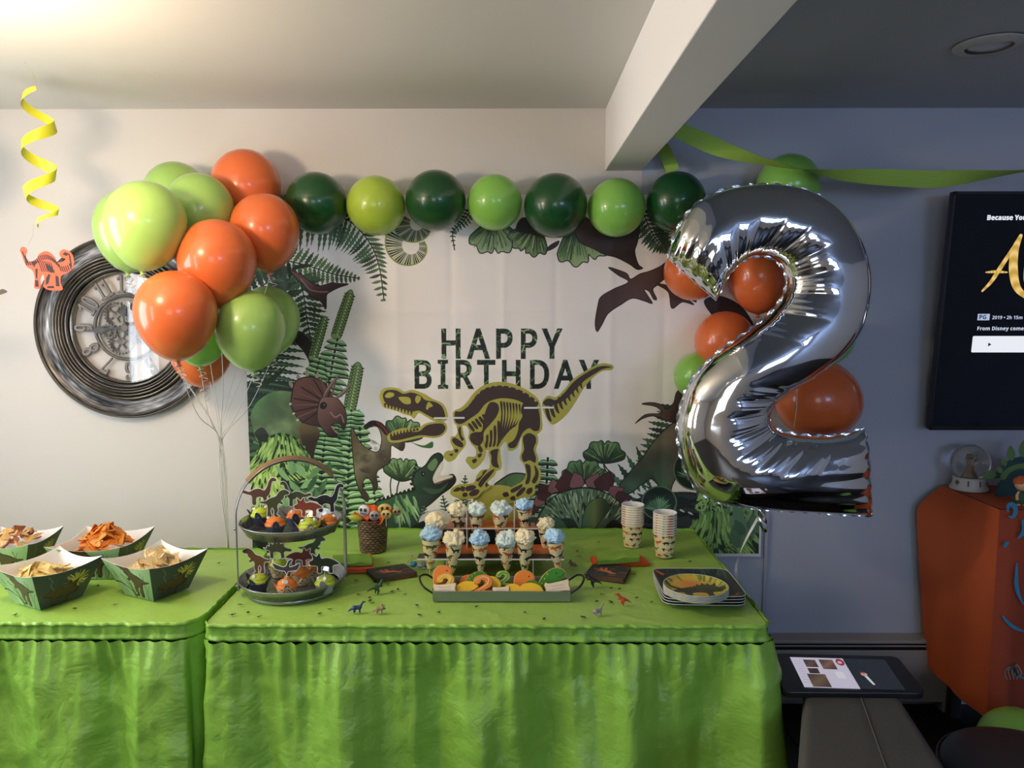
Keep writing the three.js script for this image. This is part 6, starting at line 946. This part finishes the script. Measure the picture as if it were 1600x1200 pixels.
{
  // console under an orange cloth
  const yT = 0.916, x0 = 1.672, x1 = 3.0, z0 = 0.04, z1 = PZ(1567, 795, 0.4).z, c = thing('console_table', 'table hidden under the orange cloth below the television', 'table', [x0, 0, z0]);
  obj('tabletop', box(x1 - x0 - 0.03, 0.03, z1 - z0 - 0.03, (x1 - x0) / 2, yT - 0.018, (z1 - z0) / 2), M.dark, c); for (const x of [0.06, x1 - x0 - 0.06]) for (const z of [0.05, z1 - z0 - 0.05]) obj('leg', box(0.04, yT - 0.034, 0.04, x, (yT - 0.034) / 2, z), M.dark, c);
  const weave = noiseTex(128, (u, v) => 0.5 + 0.3 * Math.sin(u * 128 * 1.5) * Math.sin(v * 128 * 1.5) + 0.2 * tileN(u, v, 20, 4)); weave.repeat.set(6, 6);
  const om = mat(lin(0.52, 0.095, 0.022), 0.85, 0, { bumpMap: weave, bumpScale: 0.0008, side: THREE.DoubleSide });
  const cloth = thing('orange_cloth', 'rust orange tablecloth with blue swirls draped over the table below the television', 'tablecloth', [0, 0, 0]);
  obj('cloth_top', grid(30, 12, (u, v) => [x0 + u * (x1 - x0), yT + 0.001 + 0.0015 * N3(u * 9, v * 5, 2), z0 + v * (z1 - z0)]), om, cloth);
  // end drape: sags outwards at the back corner, hem uneven
  obj('end_drape', grid(40, 40, (u, v) => { const back = Math.pow(1 - u, 1.6), y = yT - v * (0.70 + 0.06 * u + 0.03 * Math.sin(u * 5) * (1 - u)), ed = 1 - u * u, sag = 0.105 * back * Math.sin(Math.min(1, v * 6) * Math.PI / 2) * (1 - v * 0.7) + (0.018 * Math.sin(u * 9 + 0.5) * v + 0.05 * v * v * (0.4 + 0.6 * Math.sin(u * 5 + 4.4))) * ed; return [x0 - sag - 0.004, y, z0 + u * (z1 - z0)]; }), om, cloth);
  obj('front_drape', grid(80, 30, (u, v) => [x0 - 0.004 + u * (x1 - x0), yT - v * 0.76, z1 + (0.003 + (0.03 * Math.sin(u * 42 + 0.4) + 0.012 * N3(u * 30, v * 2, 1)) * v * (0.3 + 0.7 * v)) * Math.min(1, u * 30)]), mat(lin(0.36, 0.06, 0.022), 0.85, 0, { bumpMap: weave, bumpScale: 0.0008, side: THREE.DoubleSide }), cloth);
  const blue = mat(lin(0.03, 0.26, 0.46), 0.7, 0, { side: THREE.DoubleSide }), sw = (pts, w) => { const P = pts.map(([x, y]) => { const p = PZ(x, y, z1 + 0.02); p.x = Math.max(p.x, x0 + 0.012); return p; }), cu = new THREE.CatmullRomCurve3(P); return ribbon(40, (u) => cu.getPoint(u), (u) => { const t = cu.getTangent(u); return V(-t.y, t.x, 0).normalize(); }, (u) => 0.003 + w * Math.sin(Math.PI * Math.min(1, u * 0.95 + 0.05)), 0.001); };
  for (const [pts, w] of [[[[1567, 800], [1572, 790], [1582, 788], [1587, 798], [1582, 808], [1572, 806]], 0.013], [[[1598, 812], [1600, 830], [1590, 842]], 0.014], [[[1566, 856], [1571, 850], [1576, 848]], 0.012], [[[1589, 880], [1588, 900], [1588, 915], [1592, 930], [1599, 944]], 0.011], [[[1566, 962], [1576, 974], [1588, 982], [1604, 988]], 0.009], [[[1583, 1040], [1590, 1055], [1600, 1060]], 0.006]]) obj('blue_swirl', sw(pts, w), blue, cloth);
  const gold = mat(lin(0.3, 0.24, 0.17), 0.5); obj('swirl_emblem', [0, 1, 2, 3].map((i) => sw([[1574 + i * 5, 1062], [1570 + i * 6, 1050 - i * 4], [1578 + i * 6, 1042 + i * 3], [1582 + i * 4, 1056]], 0.002)), gold, cloth);
  // snow globe
  const gp = PY(1521, 768, yT), g = thing('snow_globe', 'snow globe with a small figurine and patterned pale base on the orange cloth', 'snow globe', [gp.x, yT + 0.002, gp.z - 0.03]);
  obj('globe_base', lathe([[0, 0], [0.064, 0], [0.067, 0.004], [0.065, 0.012], [0.06, 0.016], [0.056, 0.046], [0.052, 0.05], [0, 0.05]], 40), mat(lin(0.55, 0.52, 0.47), 0.5), g);
  const dk = mat(lin(0.12, 0.1, 0.09), 0.5); for (let i = 0; i < 9; i++) { const a = i / 9 * 6.283 + 0.12; obj(i % 2 ? 'diamond_mark' : 'bar_mark', box(i % 2 ? 0.014 : 0.006, i % 2 ? 0.014 : 0.02, 0.003).rotateZ(i % 2 ? Math.PI / 4 : 0).rotateX(-0.12).translate(0, 0.031, 0.0585).rotateY(a), dk, g); }
  const glass = phys(lin(1, 1, 1), 0.02, { transmission: 1, thickness: 0.1, ior: 1.2 }); obj('glass_dome', new THREE.SphereGeometry(0.068, 40, 28).translate(0, 0.104, 0), glass, g);
  const fig = mat(lin(0.32, 0.24, 0.17), 0.6); obj('figurine', [lathe([[0, 0.05], [0.026, 0.05], [0.022, 0.062], [0.012, 0.08], [0.009, 0.098], [0.013, 0.108], [0.008, 0.116], [0, 0.118]], 20), ball(0.0085, 0.001, 0.124, 0, 14), tube([[0.008, 0.106, 0], [0.018, 0.112, 0.004], [0.016, 0.128, 0.004]], 0.0032, 10, 6), tube([[-0.008, 0.106, 0], [-0.016, 0.116, 0.003], [-0.012, 0.134, 0.003]], 0.0032, 10, 6)], fig, g);
  // plated dinosaur card
  const zc = 0.22, F = frameAt(1560, 740, zc), q = (pts, n) => spl(pts, n).map(([x, y]) => F.to(x, y)), d = thing('paper_dinosaur', 'green and teal paper plated dinosaur standing on the orange cloth', 'paper cutout');
  const gr = mat(lin(0.10, 0.20, 0.05), 0.6), te = mat(lin(0.012, 0.05, 0.055), 0.6), yb = F.to(0, 0);
  obj('card', slab([...[[1537, 742], [1544, 736], [1556, 738], [1568, 724], [1580, 716], [1594, 713], [1614, 716], [1644, 726], [1664, 744]].map(([x, y]) => F.to(x, y)), [F.to(1660, 0)[0], yT + 0.003], [F.to(1556, 0)[0], yT + 0.003], F.to(1556, 766), F.to(1560, 756), F.to(1568, 746), F.to(1552, 748)], 0.002, 0, zc), te, d);
  for (const [x, y, w, hh, a] of [[1561, 734, 8, 12, -0.6], [1567, 722, 8, 13, -0.45], [1577, 708, 12, 24, -0.15], [1597, 700, 15, 30, 0.1], [1620, 704, 15, 28, 0.3]]) obj('back_plate', slab(spl([[0, -hh / 2], [w / 2, -hh / 6], [w * 0.4, hh / 5], [0, hh / 2], [-w * 0.4, hh / 5], [-w / 2, -hh / 6]], 24).map(([u, v]) => { const X = u * Math.cos(a) + v * Math.sin(a), Y = v * Math.cos(a) - u * Math.sin(a), p = F.to(x, y); return [p[0] + X * F.sx, p[1] + Y * F.sx]; }), 0.003, 0, zc + 0.0005), gr, d);
  obj('head', slab(q([[1536, 742], [1542, 736], [1550, 736], [1556, 741], [1552, 747], [1540, 747]], 24), 0.003, 0, zc + 0.0005), gr, d); obj('belly_band', slab(q([[1562, 744], [1572, 732], [1588, 725], [1606, 725], [1604, 732], [1590, 732], [1578, 738], [1568, 750]], 40), 0.003, 0, zc + 0.0005), gr, d);
  // small doll cut by the picture edge
  const dp = PY(1605, 792, yT), z = z1 - 0.05, hx = PZ(1598, 752, z), doll = thing('doll', 'small doll with orange hair at the right edge of the picture', 'doll', [hx.x, yT + 0.002, z]), sk = mat(lin(0.62, 0.42, 0.28), 0.6);
  const hy = hx.y - yT - 0.002; obj('head', smoothBlob(0.024, 3, (v) => { v.y *= 0.95; v.y += hy - 0.012; }), sk, doll); obj('hair', smoothBlob(0.027, 3, (v) => { if (v.y < 0.002) { v.y = 0.002 + (v.y - 0.002) * 0.2; v.x *= 1.05; } v.z -= 0.004; v.y += hy - 0.008; v.x += 0.002 * Math.sin(v.y * 400); }), mat(lin(0.5, 0.10, 0.03), 0.7), doll);
  for (const s of [-1, 1]) obj('eye', ball(0.0025, s * 0.008, hy - 0.014, 0.0225, 8), M.black, doll);
  obj('dress', lathe([[0, 0.01], [0.028, 0.01], [0.02, hy * 0.45], [0.009, hy - 0.034], [0, hy - 0.032]], 20), mat(lin(0.03, 0.07, 0.03), 0.7), doll); obj('leg', [cyl(0.006, 0.006, 0.012, -0.009, 0.006, 0, 8), cyl(0.006, 0.006, 0.012, 0.009, 0.006, 0, 8)], sk, doll); obj('arm', [tube([[-0.01, hy - 0.038, 0], [-0.02, hy - 0.05, 0.006], [-0.022, hy - 0.065, 0.012]], 0.005, 8, 6), tube([[0.01, hy - 0.038, 0], [0.02, hy - 0.05, 0.006], [0.022, hy - 0.065, 0.012]], 0.005, 8, 6)], sk, doll);
}
{
  // baseboard heater along the right wall
  const zf = 0.07, top = PZ(1350, 1001, zf).y, xr = PZ(1479, 1010, zf).x, x0 = 0.2, w = xr - x0, cx = (x0 + xr) / 2, t = thing('baseboard_heater', 'grey metal baseboard heater along the wall right of the green table', 'heater', [cx, 0, 0.002]), m = mat(lin(0.36, 0.33, 0.29), 0.45);
  obj('back_plate', box(w, top - 0.02, 0.006, 0, top / 2 + 0.012, 0.004), m, t); obj('top_cover', rbox(w, 0.014, zf - 0.004, 0.004, 0, top - 0.007, zf / 2), m, t);
  obj('damper_slot', box(w - 0.01, 0.026, zf - 0.012, 0, top - 0.027, zf / 2 - 0.004), M.black, t); obj('damper', rbox(w - 0.01, 0.006, 0.006, 0.002, 0, top - 0.024, zf - 0.006), m, t);
  obj('front_panel', rbox(w, top - 0.084, 0.008, 0.003, 0, (top - 0.084) / 2 + 0.045, zf - 0.002), m, t); obj('end_cap', rbox(0.03, top, zf + 0.006, 0.004, w / 2 + 0.012, top / 2 + 0.002, zf / 2), m, t);
  obj('fins', Array.from({ length: 60 }, (_, i) => box(0.001, 0.05, 0.045, -w / 2 + 0.03 + i * (w - 0.06) / 59, 0.07, 0.034)), M.steel, t).userData.kind = 'stuff';
  const bx = PZ(1468, 985, 0.04), b = thing('gift_bag', 'small dark green paper bag behind the orange cloth above the heater', 'bag', [bx.x + 0.02, top + 0.009, 0.038]); obj('bag_body', rbox(0.05, 0.1, 0.05, 0.004, 0, 0.05, 0), mat(lin(0.02, 0.05, 0.035), 0.5), b); obj('handle', tube([[-0.012, 0.1, 0], [0, 0.125, 0], [0.012, 0.1, 0]], 0.0015, 12, 5), M.dark, b);
}
{
  // grey padded bench and the tablet lying on it
  const yB = 0.56, A = PY(1258, 1042, yB), Bp = PY(1382, 1048, yB), C = PY(1572, 1330, yB), D = PY(1236, 1330, yB), o = A.clone().add(C).multiplyScalar(0.5), t = thing('padded_bench', 'grey upholstered bench with a stitched seam under the tablet', 'bench', [o.x, 0, o.z]);
  const fab = noiseTex(128, (u, v) => 0.5 + 0.25 * Math.sin(u * 128 * 2.1) * Math.sin(v * 128 * 2.1) + 0.25 * tileN(u, v, 26, 3)); fab.repeat.set(4, 4); const fm = mat(lin(0.085, 0.08, 0.073), 0.9, 0, { bumpMap: fab, bumpScale: 0.001 });
  const corner = [A, Bp, C, D].map((p) => p.clone().sub(o)), top = (u, v) => { const a = corner[0].clone().lerp(corner[1], u), b = corner[3].clone().lerp(corner[2], u); return a.lerp(b, v); };
  obj('cushion', [grid(30, 30, (u, v) => { const p = top(u, v), e = Math.min(u, 1 - u, v, 1 - v), r = Math.min(1, e / 0.08); p.y = yB - 0.03 * (1 - Math.sqrt(1 - (1 - r) ** 2)) - 0.004 * Math.exp(-((u - 0.58) ** 2) * 6000); return p; }), grid(80, 4, (s, v) => { const k = s * 4, i = Math.floor(Math.min(k, 3.9999)), f = k - i, P = [[f, 0], [1, f], [1 - f, 1], [0, 1 - f]][i], p = top(...P); p.y = yB - 0.03 - (1 - v) * 0.0 - v * 0.42; return p; })], fm, t);
  obj('seam', tube(Array.from({ length: 12 }, (_, i) => { const p = top(0.58, 0.06 + i * 0.08); p.y = yB + 0.0005; return p; }), 0.0022, 40, 5), mat(lin(0.12, 0.115, 0.105), 0.9), t);
  obj('leg', corner.map((p) => cyl(0.02, 0.016, 0.115, p.x * 0.85, 0.0575, p.z * 0.85, 12)), M.dark, t);
  const yt = yB + 0.012, P = [[1208, 1022], [1402, 1027], [1448, 1085], [1222, 1083]].map(([x, y]) => PY(x, y, yt)), q = (u, v) => P[0].clone().lerp(P[1], u).lerp(P[3].clone().lerp(P[2], u), v), c0 = q(0.5, 0.5), tb = thing('tablet', 'black tablet with lit screen lying on the grey bench', 'tablet', [c0.x, yB + 0.001, c0.z]);
  const rp = []; for (const [su, sv, a0] of [[1, 1, 0], [0, 1, 90], [0, 0, 180], [1, 0, 270]]) for (let i = 0; i <= 6; i++) { const a = (a0 + i * 15) * Math.PI / 180, ru = 0.06, rv = 0.1, u = su ? 1 - ru : ru, v = sv ? 1 - rv : rv, p = q(u + Math.cos(a) * ru, v + Math.sin(a) * rv).sub(c0); rp.push([p.x, -p.z]); }
  obj('case', slab(rp.reverse(), 0.012, 0.003).rotateX(-Math.PI / 2), M.black, tb);
  const [cv, c] = canvas(1024, 512); c.fillStyle = '#20242a'; c.fillRect(0, 0, 1024, 512); c.fillStyle = '#dcd6ea'; c.fillRect(0, 0, 570, 512);
  const pic = (x, y, w, h, a, b) => { const g = c.createLinearGradient(x, y, x + w, y + h); g.addColorStop(0, a); g.addColorStop(0.5, b); g.addColorStop(1, a); c.fillStyle = g; c.fillRect(x, y, w, h); };
  pic(130, 40, 130, 130, '#3a2a26', '#6d5248'); pic(95, 290, 190, 210, '#4a3a30', '#77604c'); pic(130, 190, 110, 90, '#5a3b34', '#3b2926'); pic(300, 30, 150, 170, '#4a2c22', '#8a6a58'); c.fillStyle = '#efe9f2'; c.fillRect(400, 240, 90, 110); c.fillStyle = '#a8303a'; c.beginPath(); c.ellipse(520, 70, 44, 60, 0, 0, 7); c.fill(); c.fillStyle = '#d9c8c4'; c.beginPath(); c.ellipse(515, 75, 24, 24, 0, 0, 7); c.fill();
  seed = 91; for (let i = 0; i < 500; i++) { c.fillStyle = `rgba(${120 + rnd(90)},${130 + rnd(90)},${150 + rnd(90)},${rnd(0.05, 0.25)})`; c.fillRect(570 + rnd(454), rnd(512), rnd(2, 14), rnd(2, 8)); } c.fillStyle = '#c9b8b0'; c.beginPath(); c.ellipse(700, 270, 34, 30, 0, 0, 7); c.fill(); c.fillStyle = '#b8482f'; c.fillRect(668, 232, 50, 26); c.fillStyle = '#e8e6ee'; c.beginPath(); c.moveTo(690, 300); c.lineTo(725, 300); c.lineTo(752, 440); c.lineTo(725, 440); c.fill();
  c.fillStyle = 'rgba(90,90,110,0.35)'; for (let i = 0; i < 9; i++) c.fillRect(24, 60 + i * 46, 70, 5);
  const S = [[1234, 1027], [1382, 1031], [1415, 1079], [1257, 1074]].map(([x, y]) => PY(x, y, yt + 0.0045).sub(c0));
  obj('screen', grid(8, 4, (u, v) => { const p = S[0].clone().lerp(S[1], u).lerp(S[3].clone().lerp(S[2], u), v); p.y = 0.0162; return p; }, (u, v) => [u, 1 - v]), mat(lin(0.01, 0.01, 0.01), 0.15, 0, { emissive: '#ffffff', emissiveMap: texOf(cv), emissiveIntensity: 0.62 }), tb);
  // dark round pouf and the balloon beside it
  const pp = PY(1600, 1220, 0.40), pf = thing('round_pouf', 'dark leather round pouf at the bottom right corner of the picture', 'pouf', [pp.x + 0.06, 0.001, pp.z - 0.06]), lm = mat(lin(0.03, 0.03, 0.032), 0.45);
  obj('pouf_body', lathe([[0, 0], [0.2, 0], [0.225, 0.02], [0.23, 0.2], [0.225, 0.36], [0.205, 0.395], [0.15, 0.41], [0, 0.415]], 56), lm, pf); obj('piping', tube(Array.from({ length: 40 }, (_, i) => [Math.cos(i / 40 * 6.2832) * 0.219, 0.378, Math.sin(i / 40 * 6.2832) * 0.219]), 0.004, 80, 6, true), lm, pf);
  balloon('lime green balloon resting behind the dark pouf at the bottom right', 1590, 1165, 58, 0.62, 'light', undefined, [1.2, 0.4]);
}
renderer.render(scene, camera);
